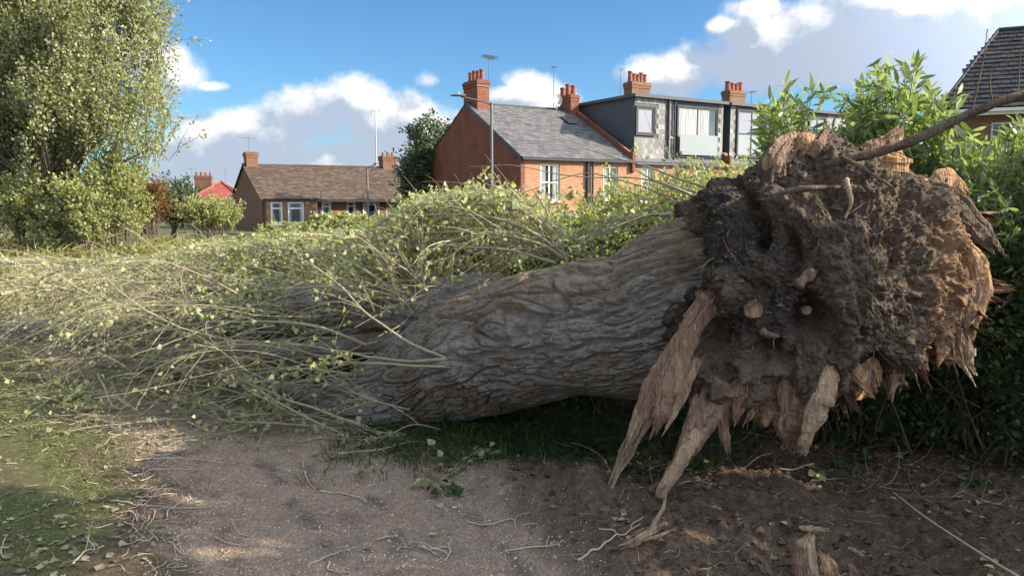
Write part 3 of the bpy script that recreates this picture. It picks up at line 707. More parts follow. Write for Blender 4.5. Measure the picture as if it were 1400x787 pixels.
# satellite dish
dn, dm_ = 14, 5; th = np.linspace(0, 2 * math.pi, dn, endpoint=False)
V = [[L1 - 1.0 + math.cos(t) * .3 * k / dm_, RY - .25 + .10 * (k / dm_) ** 2 * -1, RIDGE + .45 + math.sin(t) * .34 * k / dm_] for k in range(dm_ + 1) for t in th]
part('satellite_dish', [(np.array(V), grid_faces(dm_ + 1, dn, True)), cyl((L1 - 1, RY - .2, RIDGE - .05), (L1 - 1, RY - .2, RIDGE + .42), .03, n=6)], 'dish', h)
part('roof_light', [(np.array([[L1 - 1.35, 3.4, EAVE + .15 + (RIDGE - EAVE) * 3.4 / RY], [L1 - .7, 3.4, EAVE + .15 + (RIDGE - EAVE) * 3.4 / RY], [L1 - .7, 4.2, EAVE + .15 + (RIDGE - EAVE) * 4.2 / RY], [L1 - 1.35, 4.2, EAVE + .15 + (RIDGE - EAVE) * 4.2 / RY]]), np.array([[0, 1, 2, 3]]))], 'dark_metal', h)
d2 = float(at(898, 117, 48)[2] - TZ)
stack(h2, 4.6, 6.0, RY + .4, RY + 1.15, RIDGE - .5, d2 - .1, npot=5, along='x', ph=.62, pr=.15, mat='brick_brown')
aerial(h2, 3.4, RY, RIDGE, float(at(871, 98, 46)[2] - TZ) - RIDGE, n=2, w=.3, ang=0, boom=.3)
part('vent_pipe', [cyl((1.6, 1.4, DT), (1.6, 1.4, DT + .35), .07), cyl((1.6, 1.4, DT + .3), (1.6, 1.4, DT + .36), .13)], 'dark_metal', h2)
stack(h4, .2, 1.6, RY + .4, RY + 1.1, RIDGE - .5, float(at(1097, 140, 56)[2] - TZ), npot=4, along='x', ph=.6, pr=.2, mat='brick_brown')
aerial(h4, 2.3, RY + .5, RIDGE, 2.2, n=5, w=.9, ang=R(70), boom=.8)

# ---- brown bungalow
BA = R(29); BO = at(358, 272, 45.0); BZ = -1.35
b = thing('bungalow', 'low brown tiled brick bungalow with white framed bay windows', 'house', (BO[0], BO[1], BZ), BA)
BE = float(at(358, 272, 45)[2] - BZ); BD = 10.4; BR = float(at(338, 225, 49.6)[2] - BZ); BL = 10.1
def ub(px, off=0):
    return float(min(np.arange(-2, 30, .02), key=lambda u: abs((BO[0] + math.cos(BA) * u - math.sin(BA) * off) / (BO[1] + math.sin(BA) * u + math.cos(BA) * off) * FPX * .993 + 700 - px)))
ubx = {p: ub(p) for p in (366, 386, 394, 416, 420, 430, 443, 456, 477, 489, 500, 519, 530, 548, 556)}
wz0 = BE - 1.45; wz1 = BE - .16
wins = [(ubx[443], ubx[456], BE - 1.1, wz1), (ubx[477], ubx[489], BE - 1.0, wz1), (ubx[530], ubx[548], wz0, wz1)]
door = (ubx[500], ubx[519], .05, wz1)
bayx1 = ubx[416] + .75
part('front_wall', wall_open(.2, BL, 0, BE, 0, .25, wins + [door]), 'brick_brown', b)
part('gable_wall', gable(0, .2, BE, BR, BD), 'brick_brown', b)
for w in wins: window(b, *w, 0, nx=1 if w[1] - w[0] < 1 else 2, fw=.09, zsplit=[.68], curtain=[(.05, .3), (.7, .95)])
part('door', [bx(door[0], door[1], .1, .16, door[2], door[3])], 'door_white', b); dr_ = b.children[-1]
part('pane', [bx(door[0] + .2, door[1] - .2, .085, .095, 1.1, door[3] - .25)], 'glass', dr_); part('door_frame', [bx(door[0] - .07, door[0] - .003, -.03, .12, 0, door[3] + .07), bx(door[1] + .003, door[1] + .07, -.03, .12, 0, door[3] + .07)], 'white_paint', b)
bayw = [(.35, ubx[386] + .05, wz0, wz1), (ubx[394], ubx[416], wz0, wz1)]
part('bay', wall_open(.12, bayx1, 0, BE - .04, -.62, .2, bayw) + [bx(.12, .2, -.61, -.01, 0, BE - .04), bx(bayx1 - .08, bayx1, -.61, -.01, 0, BE - .04)], 'brick_brown', b, 'projecting brick bay under the eaves')
for w in bayw: window(b, *w, -.62, nx=1, fw=.1, zsplit=[.7], curtain=[(.05, .25), (.75, .95)])
part('side_window', [bx(bayx1 + .004, bayx1 + .05, -.5, -.1, wz0, wz1)], 'white_paint', b)
part('roof', [(np.array([[-.15, -.45, BE - .05], [BL + .1, -.45, BE - .05], [BL + .1, BD / 2, BR], [-.15, BD / 2, BR], [-.15, BD + .3, BE - .05], [BL + .1, BD + .3, BE - .05]], float), np.array([[0, 1, 2, 3], [3, 2, 5, 4]]))], 'tile_brown', b); br = b.children[-1]
link('roof_tiles', mesh('roof_tiles', *tiles(-.17, BL + .1, (-.5, BE - .05), (BD / 2, BR), .27, .17), MAT['tile_brown']), br, kind='stuff')
part('ridge_tiles', [bx(-.17 + k * .45, -.17 + k * .45 + .44, BD / 2 - .1, BD / 2 + .1, BR, BR + .07) for k in range(23)], 'tile_brown', br)
part('gutter', [bx(-.1, BL, -.6, -.47, BE - .17, BE - .06)], 'dark_paint', b)
part('bay_roof', [bx(.05, bayx1 + .1, -.78, -.02, BE - .035, BE + .04)], 'dark_paint', b)
for xx in (ubx[430] + .45, ubx[489] + .35): part('drainpipe', [cyl((xx, -.06, 0), (xx, -.06, BE - .1), .05), cyl((xx, -.52, BE - .1), (xx, -.52, BE + .5 if xx < 5 else BE + .35), .03)], 'dark_paint', b)
stack(b, .05, .75, BD / 2 - .5, BD / 2 + .5, BR - .4, float(at(336, 208, 49.6)[2] - BZ), 'brick_brown', npot=0)
aerial(b, .3, BD / 2, BR + .6, float(at(341, 187, 49.6)[2] - BZ) - BR - .6, n=5, w=.5, ang=R(10), boom=.8)
stack(b, BL - .9, BL + .1, BD / 2 - .4, BD / 2 + .5, BR - .4, float(at(528, 212, 53)[2] - BZ), 'brick_brown', npot=3, ph=.3, pr=.1, along='x')
part('party_parapet', (np.array([[BL + .1, -.5, BE - .2], [BL + .1, BD / 2, BR - .1], [BL + .1, BD / 2, BR + .2], [BL + .1, -.5, BE + .1], [BL + .3, -.5, BE - .2], [BL + .3, BD / 2, BR - .1], [BL + .3, BD / 2, BR + .2], [BL + .3, -.5, BE + .1]], float), BF), 'lead_grey', b)
b2 = thing('bungalow', 'next bungalow along, mostly hidden by a tree behind the lamp post', 'house', (BO[0] + math.cos(BA) * (BL + .32), BO[1] + math.sin(BA) * (BL + .32), BZ), BA)
part('front_wall', wall_open(0, 6, 0, BE, 0, .25, [(.5, 1.6, wz0, wz1), (3, 4.2, wz0, wz1)]), 'brick_brown', b2)
for w in ((.5, 1.6, wz0, wz1), (3, 4.2, wz0, wz1)): window(b2, *w, 0, nx=2, fw=.09)
part('side_wall', gable(5.8, .2, BE - .02, BR - .02, BD), 'brick_brown', b2)
part('roof', [(np.array([[0, -.45, BE - .05], [6.1, -.45, BE - .05], [6.1, BD / 2, BR], [0, BD / 2, BR], [0, BD + .3, BE - .05], [6.1, BD + .3, BE - .05]], float), np.array([[0, 1, 2, 3], [3, 2, 5, 4]]))], 'tile_brown', b2)
link('roof_tiles', mesh('roof_tiles', *tiles(0, 6.1, (-.5, BE - .05), (BD / 2, BR), .27, .17), MAT['tile_brown']), b2.children[-1], kind='stuff')
part('gutter', [bx(0, 6, -.6, -.47, BE - .17, BE - .06)], 'dark_paint', b2)

# ---- house with the red roof far off
ro = at(290, 272, 72)
r_ = thing('red_roof_house', 'distant house with bright red hipped roof and short brick chimney', 'house', (ro[0], ro[1], -1.5), R(8))
rz0 = float(at(290, 272, 72)[2] + 1.5); rz1 = float(at(288, 247, 72)[2] + 1.5)
part('wall', wall_open(-1.6, 6.0, 0, rz0, 0, .2, [(0, 1, rz0 - 1.8, rz0 - .6), (3, 4, rz0 - 1.8, rz0 - .6)]) + [bx(-1.6, -1.4, .01, 7, 0, rz0 - .02)], 'render_white', r_)
for w in ((0, 1, rz0 - 1.8, rz0 - .6), (3, 4, rz0 - 1.8, rz0 - .6)): window(r_, *w, 0)
part('roof', [(np.array([[-2, -.3, rz0 - .1], [2.8, -.3, rz0 - .1], [.2, 3, rz1], [-2, 7, rz0 - .1], [2.2, 7, rz0 - .1], [2.8, -.3, rz0 - .1], [6.5, 1.2, rz0 - .1], [6.5, 3.5, rz1 - .75], [1.2, 3.4, rz1 - .7], [6.5, 7, rz0 - .1]], float), np.array([[0, 1, 2, 2], [0, 2, 3, 3], [1, 6, 7, 8], [8, 7, 9, 4], [2, 8, 4, 3]]))], 'tile_red', r_)
part('hip_tiles', [cyl((2.8, -.3, rz0 - .05), (.2, 3, rz1 + .02), .09, n=6), cyl((-2, -.3, rz0 - .05), (.2, 3, rz1 + .02), .09, n=6), cyl((.2, 3, rz1 - .02), (1.2, 3.4, rz1 - .66), .09, n=6)], 'tile_red', r_)
stack(r_, -2.3, -.7, 3, 3.8, rz0, rz1 + .55, 'brick_brown', npot=4, ph=.35, pr=.14, along='x')
aerial(r_, -2.6, 3.4, rz0, 3.0, n=5, w=.5, boom=.9); aerial(r_, .5, 3.4, rz1 - .3, 1.6, n=4, w=.4, boom=.6)

# ---- dark tiled house on the right
ho = at(1283, 150, 26)
hr = thing('tiled_roof_house', 'house with dark tiled hipped roof rising above the tall green shrubs', 'house', (ho[0], ho[1], -1.0), R(-25))
hz = float(ho[2] + 1.0); hzr = float(at(1355, 42, 28.3)[2] + 1.0)
xr = 1.98
def hipclip(s): return (xr * s, 99)
part('wall', wall_open(.45, 12, 0, hz - .05, .4, .25, [(1.6, 3.0, hz - 1.7, hz - .45), (5, 6.6, hz - 1.7, hz - .45)]) + [bx(.45, .65, .66, 7, 0, hz - .06)], 'brick_brown', hr)
for w in ((1.6, 3.0, hz - 1.7, hz - .45), (5, 6.6, hz - 1.7, hz - .45)): window(hr, *w, .4)
part('roof', [(np.array([[0, 0, hz], [12, 0, hz], [12, 3.5, hzr], [xr, 3.5, hzr], [0, 7, hz], [12, 7, hz]], float), np.array([[0, 1, 2, 3], [0, 3, 4, 4], [3, 2, 5, 4]]))], 'tile_dark', hr); hrr = hr.children[-1]
link('roof_tiles', mesh('roof_tiles', *tiles(0, 7.0, (-.05, hz), (3.5, hzr), .25, .26, hipclip, .022, .008), MAT['tile_dark']), hrr, kind='stuff')
part('hip_tiles', [cyl((0, 0, hz + .02), (xr, 3.5, hzr + .03), .06, n=6), cyl((xr, 3.5, hzr + .03), (9, 3.5, hzr + .03), .08, n=6)], 'tile_dark', hrr)
part('fascia', [bx(0, 12, -.02, .05, hz - .24, hz - .03)], 'white_paint', hr)
part('soffit_board', [bx(0, 12, .06, .39, hz - .2, hz - .12)], 'white_paint', hr)
part('gutter', [bx(-.05, 12, -.14, -.03, hz - .14, hz - .04)], 'white_paint', hr)

# ---- lamp posts, mast, fence
def lamp_post(px, py_top, d, pxa, pya, name, label, r=.06, zg=-1.5):
    t = at(px, py_top, d); a = at(pxa, pya, d) - t
    o = thing(name, label, 'lamp post', (t[0], t[1], zg), 0, 'street lamps'); H = t[2] - zg
    part('pole', [cyl((0, 0, 0), (0, 0, 1.2), r * 1.7, r * 1.6), cyl((0, 0, 1.2), (0, 0, H), r, r * .8)], 'galvanised', o)
    s = 1 if a[0] > 0 else -1
    P = crom([[0, 0, H - .1], [a[0] * .2, 0, H + a[2] * .1], [a[0] * .75, 0, H + a[2] * .85]], 10)
    V, F = tubes(P[None], np.full((1, 10), r * .45), 8); part('arm', [(V, F)], 'galvanised', o)
    x0, x1 = a[0] * .62, a[0] * 1.0; z = H + a[2]
    n = 12; sec = []
    us = np.linspace(0, 1, n)
    hw = .13 * np.sin(np.pi * (us * .86 + .1)) ** .6; hh = .06 * np.sin(np.pi * (us * .8 + .12)) ** .5
    V = []
    for u, w_, h_ in zip(us, hw, hh):
        x = x0 + (x1 - x0) * u
        for k in range(8):
            t_ = k / 8 * 2 * math.pi; V.append([x, w_ * math.cos(t_), z + h_ * (math.sin(t_) if math.sin(t_) > 0 else .45 * math.sin(t_))])
    part('lamp_head', [(np.array(V), grid_faces(n, 8, True))], 'galvanised', o, smooth_=True)
    part('photocell', [cyl(((x0 + x1) / 2, 0, z + .05), ((x0 + x1) / 2, 0, z + .13), .035)], 'aluminium', o)
    return o
lamp_post(672, 140, 27, 616, 131, 'street_lamp', 'tall grey street lamp standing before the red brick gable wall', .06)
lamp_post(502, 229, 38, 517, 224, 'street_lamp', 'grey street lamp standing in front of the brown bungalow', .06)
t = at(513, 150, 58); o = thing('antenna_mast', 'thin white mast rising behind the bungalow roof', 'mast', (t[0], t[1], -1.5))
part('pole', [cyl((0, 0, 0), (0, 0, t[2] + 1.5), .07, .045)], 'aluminium', o); part('crossbar', [cyl((-.35, 0, t[2] + 1.4), (.35, 0, t[2] + 1.4), .02, n=5), cyl((-.3, 0, t[2] + 1.1), (-.3, 0, t[2] + 1.6), .02, n=5), cyl((.3, 0, t[2] + 1.1), (.3, 0, t[2] + 1.6), .02, n=5)], 'aluminium', o)
t = at(6, 333, 27); o = thing('picket_fence', 'short white fence at the far edge of the meadow', 'fence', (t[0], t[1], -.25))
for k in range(16): part('picket', bx(-3.4 + k * .24, -3.4 + k * .24 + .2, 0, .03, 0, .62 + .02 * (k % 2)), 'white_paint', o)
part('rail', bx(-3.5, .5, .035, .08, .15, .23), 'white_paint', o); part('rail', bx(-3.5, .5, .035, .08, .42, .5), 'white_paint', o)
t = at(-30, 300, 48); o = thing('garden_house', 'far low white house with reddish roof beyond the white fence', 'house', (t[0], t[1], -.6))
part('wall', wall_open(-4, 3.4, 0, float(at(0, 318, 48)[2] + .6) + .3, 0, .2, [(2, 2.8, .7, 1.4)]), 'render_white', o); window(o, 2, 2.8, .7, 1.4, 0)
zz = float(at(0, 318, 48)[2] + .6) + .3
part('roof', [(np.array([[-4.3, -.3, zz], [3.7, -.3, zz], [2.4, 2.5, zz + .8], [-4.3, 2.5, zz + .8], [3.7, 5, zz]], float), np.array([[0, 1, 2, 3], [1, 4, 2, 2]]))], 'tile_red', o)

# ------------------------------------------------------------------ trees and bushes in the background
def plant(name, label, cat, base, blobs, ntw, nleaf, lsize, mat, tw_len=.8, ascend=.8, trunk=None, limbs=14, tmat='bark_far', kind='simple', group=None, twr=.006, droop=.2, leaf_lo=.1, sub='crown', spread=.13, hmin=.05, gap=-.38):
    """blobs: ellipsoids (cx,cy,cz,rx,ry,rz) in world space; branches run from the stem to points in them, twigs carry the leaves"""
    o = thing(name, label, cat, base, 0, group); off = np.array([base[0], base[1], base[2]], float)
    bl = np.array(blobs, float); vol = bl[:, 3] * bl[:, 4] * bl[:, 5]; k = rng.choice(len(bl), ntw, p=vol / vol.sum())
    q = unit(rng.normal(size=(ntw, 3))) * (rng.random(ntw)[:, None] ** (1 / 2.4)); c = bl[k, :3] + q * bl[k, 3:]
    lump = fbm(c * .9 / max(1, bl[:, 3].mean() * .35), 3); c = c[lump > gap]
    c = c[c[:, 2] > base[2] + hmin]; n = len(c)
    out = c - (off + np.array([0, 0, .3])); out[:, 2] = 0
    d = unit(out) * (1 - ascend) + np.array([0, 0, ascend]) + rng.normal(size=(n, 3)) * .22
    T = grow(c, d, tw_len * rng.uniform(.5, 1.3, n), 5, droop, .12)
    # limbs
    m = min(limbs * 5, n); ci = rng.choice(n, m, replace=False); tops = c[ci]
    th = trunk[1] if trunk else .2
    s0 = off + np.array([0, 0, th]) * rng.uniform(.35, 1, m)[:, None]
    if not trunk: s0[:, :2] = off[:2] + (tops[:, :2] - off[:2]) * .6 + rng.normal(size=(m, 2)) * .1; s0[:, 2] = off[2]
    midp = s0 * .45 + tops * .55; midp[:, :2] = s0[:, :2] * .6 + tops[:, :2] * .4
    Bz = np.stack([s0, (s0 + midp) / 2, midp, (midp + tops) / 2, tops], 1)
    r0 = (trunk[0] * .32 if trunk else .02) * rng.uniform(.4, 1, m)
    V1, F1 = tubes(Bz, r0[:, None] * np.array([1, .8, .6, .4, .2])[None], 5)
    V2, F2 = tubes(T, np.full((n, 1), twr) * np.linspace(1, .3, 6)[None], 3)
    V, F = merge([(V1, F1), (V2, F2)])
    link('branches', mesh('branches', V - off, F, MAT[tmat], True), o, kind='stuff')
    if trunk:
        P = crom([[0, 0, -.2], [0, 0, th * .3], [.1, 0, th * .7], [.05, .1, th * 1.4], [.2, .0, th * 2.4]], 24)
        rr = trunk[0] * np.interp(np.linspace(0, 1, 24), [0, .1, .4, 1], [1.5, 1.05, .85, .25])
        V, F = tubes(P[None], rr[None], 20); V = V + .12 * trunk[0] * noise(V * np.array([9, 9, 1.5]))[:, None] * unit(V - np.repeat(P, 20, 0))
        link('trunk', mesh('trunk', V, F, MAT[tmat], True), o)
    p, tdir = on_twigs(T, nleaf, leaf_lo); p = p + rng.normal(size=p.shape) * spread * tw_len * .5
    p[:, 2] = np.maximum(p[:, 2], base[2] + .02)
    ld_ = tdir + rng.normal(size=p.shape) * .75
    V, F = leaves(p, ld_, rng.uniform(.7, 1.25, nleaf) * lsize, kind)
    link(sub, mesh(sub, V - off, F, MAT[mat]), o)
    return o
def W3(px, py, d, rx, ry, rz):
    p = at(px, py, d); s = d / FPX; return (p[0], p[1], p[2], rx * s, ry, rz * s)
# big poplar: crown columns rising from a forked stem
base = at(82, 352, 20); base[2] = float(gz(base[0], base[1]))
plant('poplar_tree', 'big leafy poplar with broad crown standing on the meadow behind the brushwood', 'tree', base,
      [W3(120, -30, 20, 105, 2.0, 180), W3(40, 60, 20.6, 90, 2.2, 200), W3(152, 90, 19.4, 72, 1.7, 110), W3(180, 180, 19.3, 56, 1.4, 70), W3(110, 190, 19, 85, 1.8, 90), W3(10, 190, 20.5, 70, 2, 110), W3(-40, 40, 21, 90, 2.2, 220), W3(60, 140, 19.2, 60, 1.2, 120)],
      8600, 138000, .084, 'leaf_poplar', tw_len=1.05, ascend=.9, trunk=(.34, 1.7), limbs=34, droop=.05, twr=.009, hmin=1.3, gap=-.02)
p0 = at(25, 300, 22.5); p0[2] = float(gz(p0[0], p0[1]))
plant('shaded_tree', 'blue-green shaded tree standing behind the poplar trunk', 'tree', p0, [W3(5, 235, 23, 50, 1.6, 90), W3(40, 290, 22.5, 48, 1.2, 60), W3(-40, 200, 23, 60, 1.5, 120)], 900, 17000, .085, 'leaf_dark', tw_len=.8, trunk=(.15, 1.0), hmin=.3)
for i, (px, py, d, rx, rz, lab) in enumerate([(45, 292, 18.6, 26, 36, 'pale leafy sapling leaning beside the poplar trunk'), (115, 300, 18.2, 32, 50, 'yellow-green sucker growth at the foot of the poplar'), (160, 285, 18.8, 36, 46, 'bushy yellow-green sucker clump beside the meadow grass'), (75, 330, 18.0, 22, 22, 'low leafy sucker covering the foot of the poplar')]):
    g = at(px, 350, d); g[2] = float(gz(g[0], g[1]))
    plant('poplar_sucker', lab, 'shrub', g, [W3(px, py, d, rx, .6, rz)], 420, 11000, .085, 'leaf_bush', tw_len=.6, ascend=.9, twr=.005, group='suckers round the poplar')
BG = [('russet_bush', 'russet-leaved bush at the edge of the meadow', 'bush', 198, 282, 24, 22, 24, 'leaf_russet', 5000, 345, .09),
      ('dark_conifer', 'dark rounded evergreen beside the red-roofed house', 'tree', 238, 283, 34, 26, 30, 'leaf_dark', 7000, 325, .12),
      ('garden_hedge', 'yellow-green hedge before the red-roofed house', 'hedge', 285, 298, 33, 38, 17, 'leaf_bush', 9000, 320, .11),
      ('meadow_shrub', 'light green shrub rising in front of the bungalow bay window', 'shrub', 395, 322, 27, 40, 12, 'leaf_bush', 5000, 330, .1),
      ('meadow_shrub', 'light green shrub rising in front of the bungalow door', 'shrub', 470, 310, 26, 42, 14, 'leaf_bush', 8000, 330, .1),
      ('meadow_shrub', 'green shrub at the foot of the brick gable, beyond the brushwood', 'shrub', 585, 305, 24, 40, 22, 'leaf_bush', 8000, 340, .09),
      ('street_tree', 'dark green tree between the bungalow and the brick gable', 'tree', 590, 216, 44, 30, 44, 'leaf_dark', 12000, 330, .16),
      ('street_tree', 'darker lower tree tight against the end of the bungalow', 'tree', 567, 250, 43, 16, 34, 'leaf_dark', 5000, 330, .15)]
for (nm, lab, cat, px, py, d, rx, rz, mt, nl, gy_, ls) in BG:
    g = at(px, gy_, d); g[2] = float(gz(g[0], g[1])); s = d / FPX
    plant(nm, lab, cat, g, [W3(px, py, d, rx, rx * s * .8, rz), W3(px + rx * .3, py + rz * .35, d, rx * .8, rx * s * .7, rz * .7)], 420, nl, ls, mt, tw_len=.28 if nm == 'meadow_shrub' else .7 if d < 35 else 1.1, ascend=.7, trunk=(.12, 1.2) if cat == 'tree' else None, twr=.008)
# shrub bank behind the trunk, in front of the terrace
for i, (px, py, d, rx, rz, lab, nl) in enumerate([(800, 334, 8.6, 90, 30, 'pale green shrub bank behind the fallen trunk, below the first brick window', 15000), (905, 298, 8.8, 80, 42, 'taller pale green shrub beside the root mass, below the terrace', 16000), (680, 325, 9.6, 70, 32, 'green shrub behind the arching shoots, before the gable', 10000), (1010, 292, 9.4, 60, 40, 'green shrub reaching up behind the root mass', 10000)]):
    g = at(px, 400, d); g[2] = float(gz(g[0], g[1])); s = d / FPX
    plant('bank_shrub', lab, 'shrub', g, [W3(px, py, d, rx, .55, rz), W3(px, py + 45, d, rx, .6, 45)], 750, nl, .05, 'leaf_bush', tw_len=.45, ascend=.6, twr=.003, spread=.12, group='shrubs behind the fallen trunk')
# ------------------------------------------------------------------ the fallen tree
BASE = np.array([1.3, 4.1, 0.0])
ft = thing('fallen_tree', 'huge uprooted tree lying across the path, torn root mass raised towards us', 'fallen tree', BASE)
def flink(name, V, F, mat, sm=True, attrs=None, kind=None, label=None, parent=None):
    return link(name, mesh(name, np.asarray(V) - BASE, F, MAT[mat], sm, attrs), parent or ft, label, kind=kind)
def PX(rows, n):
    """rows (px,py,d,r): spline in world space with radius column"""
    W_ = np.array([list(at(a, b_, c)) + [r] for a, b_, c, r in rows]); return crom(W_, n)
def bark_tube(rows, ns, nt, amp=1.0, lump=.05, name='trunk', flare=None, seed=0, dust=True):
    C = PX(rows, ns); P = C[:, :3]; r = C[:, 3]
    T, N, B = frames(P)
    sl = np.concatenate([[0], np.cumsum(np.linalg.norm(np.diff(P, axis=0), axis=1))])
    th = np.arange(nt) / nt * 2 * math.pi
    tw = .25 * sl[:, None]
    ct, st = np.cos(th[None] + tw), np.sin(th[None] + tw)
    rad = N[:, None] * np.cos(th)[None, :, None] + B[:, None] * np.sin(th)[None, :, None]
    rr = np.maximum(r, .12)[:, None]
    q = np.stack([ct * rr, st * rr, np.broadcast_to(sl[:, None] * .17, ct.shape)], -1) + seed
    warp = .10 * np.stack([noise(q * np.array([3, 3, 9])), noise(q * np.array([3, 3, 9]) + 5), np.zeros(ct.shape)], -1)
    q2 = q + warp
    n1 = noise(q2 * np.array([10, 10, 15])); f1 = sstep(np.abs(n1), .015, .15)
    n2 = noise(q2 * np.array([21, 21, 30]) + 9); f2 = sstep(np.abs(n2), .01, .18)
    n3 = noise(q2 * np.array([60, 60, 120]) + 3)
    low = fbm(np.stack([ct * rr, st * rr, np.broadcast_to(sl[:, None] * .8, ct.shape)], -1) * 1.8 + seed, 3)
    disp = lump * low + amp * (.038 * (f1 - 1) + .02 * (f2 - 1) * f1 + .004 * n3 + .008 * noise(q2 * 7))
    R_ = r[:, None] + disp * np.minimum(1, rr / .25)
    V = P[:, None] + rad * R_[..., None]
    up = rad[..., 2]
    d = sstep(up + .35 * low, .35, .85) * (sstep(V[..., 0], -.9, -.1) if dust else 0)
    return V.reshape(-1, 3), grid_faces(ns, nt, True), {'dust': d.ravel() if dust else np.zeros(ns * nt)}
V, F, A = bark_tube([(1010, 400, 4.25, .46), (960, 410, 4.3, .47), (915, 424, 4.38, .455), (860, 440, 4.5, .44), (780, 452, 4.72, .43), (700, 468, 4.97, .425), (630, 492, 5.15, .40), (570, 522, 5.3, .34), (510, 548, 5.45, .27), (450, 566, 5.7, .19), (400, 580, 5.95, .10)], 640, 360)
flink('trunk', V, F, 'bark', True, A, label='massive deeply furrowed grey trunk')
V, F, A = bark_tube([(730, 420, 5.05, .16), (680, 432, 5.2, .27), (620, 432, 5.42, .27), (540, 428, 5.7, .25), (450, 430, 6.2, .235), (350, 437, 6.9, .21), (220, 447, 7.7, .18), (100, 453, 8.4, .165), (-60, 460, 9.2, .14)], 420, 150, .9, .05, seed=4, dust=False)
flink('stem', V, F, 'bark', True, A, label='second thick stem running off under the brushwood')
for rows in ([(580, 468, 5.35, .10), (500, 470, 5.6, .09), (400, 482, 5.9, .07), (300, 478, 6.3, .05), (200, 470, 6.9, .03)],
             [(470, 440, 6.1, .10), (400, 410, 6.4, .08), (320, 395, 6.9, .06), (220, 400, 7.6, .03)],
             [(500, 560, 5.4, .12), (430, 540, 5.7, .09), (340, 520, 6.0, .06), (240, 505, 6.4, .035), (130, 500, 6.9, .02)]):
    V, F, A = bark_tube(rows, 120, 40, .35, .02, seed=8, dust=False); flink('limb', V, F, 'bark', True, A)

# root mass
OUT = [(908, 470), (914, 400), (930, 330), (958, 262), (1000, 250), (1038, 250), (1052, 224), (1072, 203), (1100, 196), (1135, 203), (1165, 218), (1200, 228), (1240, 240), (1280, 256), (1310, 285), (1330, 330), (1322, 360), (1332, 390), (1318, 425), (1290, 450), (1262, 474), (1235, 487), (1200, 492), (1160, 500), (1120, 512), (1085, 530), (1050, 552), (1010, 566), (955, 552), (918, 520)]
CX, CY, CD = 1125, 385, 4.1
oa = np.array([math.atan2(-(y - CY), x - CX) for x, y in OUT]); orr = np.array([math.hypot(x - CX, y - CY) for x, y in OUT]) / FPX * CD
k = np.argsort(oa); oa, orr = oa[k], orr[k]
oa = np.concatenate([oa - 2 * math.pi, oa, oa + 2 * math.pi]); orr = np.tile(orr, 3)
NT, NP = 620, 250
th = np.linspace(-math.pi, math.pi, NT, endpoint=False); _t = np.concatenate([np.linspace(.006, 1, NP * 2 // 3, endpoint=False), np.linspace(1, .02, NP - NP * 2 // 3)]); _p = np.arcsin(np.sin(_t * math.pi / 2) ** 2); ph = np.where(np.arange(NP) < NP * 2 // 3, _p, math.pi - _p)
rad = np.interp(th, oa, orr)
Cc = at(CX, CY, CD)
U3 = np.array([0, SP * .9, CP]); X3 = np.array([1.0, 0, 0]); Yv = np.array([0, 1.0, 0])
sp = np.sin(ph) ** .5; cp = np.cos(ph)
depth = .47
I3 = np.cos(th)[:, None] * X3 + np.sin(th)[:, None] * U3
V = Cc + (rad[:, None] * sp[None])[..., None] * I3[:, None] - (cp[None] * depth * (1 - .15 * np.cos(th)[:, None]))[..., None] * Yv
# front leans back towards the upper right
rel = V - Cc
V[..., 1] += .18 * rel[..., 0] * (rel[..., 0] > 0) + .1 * rel[..., 2]
out = unit(rel * np.array([.8, 1.2, .8]))
q = V.copy()
n_big = fbm(q * 2.6, 3); n_mid = fbm(q * 8 + 3, 4); n_fine = fbm(q * 32 + 1, 4, .6)
flw = q[..., 0] + .12 * noise(q * 3) + .15 * q[..., 2]
left = 1 - sstep(q[..., 0], 1.55, 2.0)
flute = np.abs(noise(v3(flw * 5.5, q[..., 1] * 2, q[..., 2] * .8)))
ridg = 1 - np.abs(fbm(q * np.array([9, 9, 4.5]) + 7, 3))
n_st = 4 * noise(q * 4.2 + 11) + 1.5 * noise(q * 9); n_st = np.floor(n_st) + sstep(n_st - np.floor(n_st), .35, .65)
n_s2 = 4 * noise(q * 10 + 31); n_s2 = np.floor(n_s2) + sstep(n_s2 - np.floor(n_s2), .3, .7)
disp = .045 * n_big + .015 * n_st + .008 * n_s2 + .018 * n_mid + .05 * np.abs(noise(q * 7 + 2)) + .035 * np.abs(noise(q * 15 + 5)) + .016 * np.abs(noise(q * 34 + 5)) + .005 * noise(q * 75) + .045 * (sstep(flute, 0, .5) - .8) * left + .02 * (ridg - .6)
def dent(px, py, rpx, dp, asp=1.0):
    c = at(px, py, CD - .42); s = rpx / FPX * (CD - .42)
    e = ((q[..., 0] - c[0]) / s) ** 2 + ((q[..., 2] - c[2]) / (s * asp)) ** 2 + .5 * n_mid
    return -dp * np.exp(-np.maximum(e, 0) ** 2.5) * (q[..., 1] < CD)
disp = disp + dent(968, 450, 24, .24, 1.4) + dent(1040, 482, 26, .22, .8) + dent(1088, 436, 34, .15, .9) + dent(1040, 300, 14, .12, 3.2) + dent(1078, 350, 14, .09, 2.5) + dent(950, 360, 22, .10, 2.2) + dent(1190, 500, 30, .16, .6)
V = V + out * disp[..., None]
pxm = 700 + FPX * V[..., 0] / V[..., 1]; zt = V[..., 2]
wd = .8 * sstep(pxm, 1215, 1320) * (1 - .75 * sstep(zt, 1.35, 1.6)) + .5 * (1 - sstep(zt, .55, .8)) * sstep(pxm, 960, 1060) + .2 * (1 - sstep(zt, .5, .62)) + .0
V = np.concatenate([V.reshape(-1, 3)]); F = grid_faces(NT, NP)
i = np.arange(NP - 1); F = np.vstack([F, np.stack([(NT - 1) * NP + i, (NT - 1) * NP + i + 1, i + 1, i], -1)])
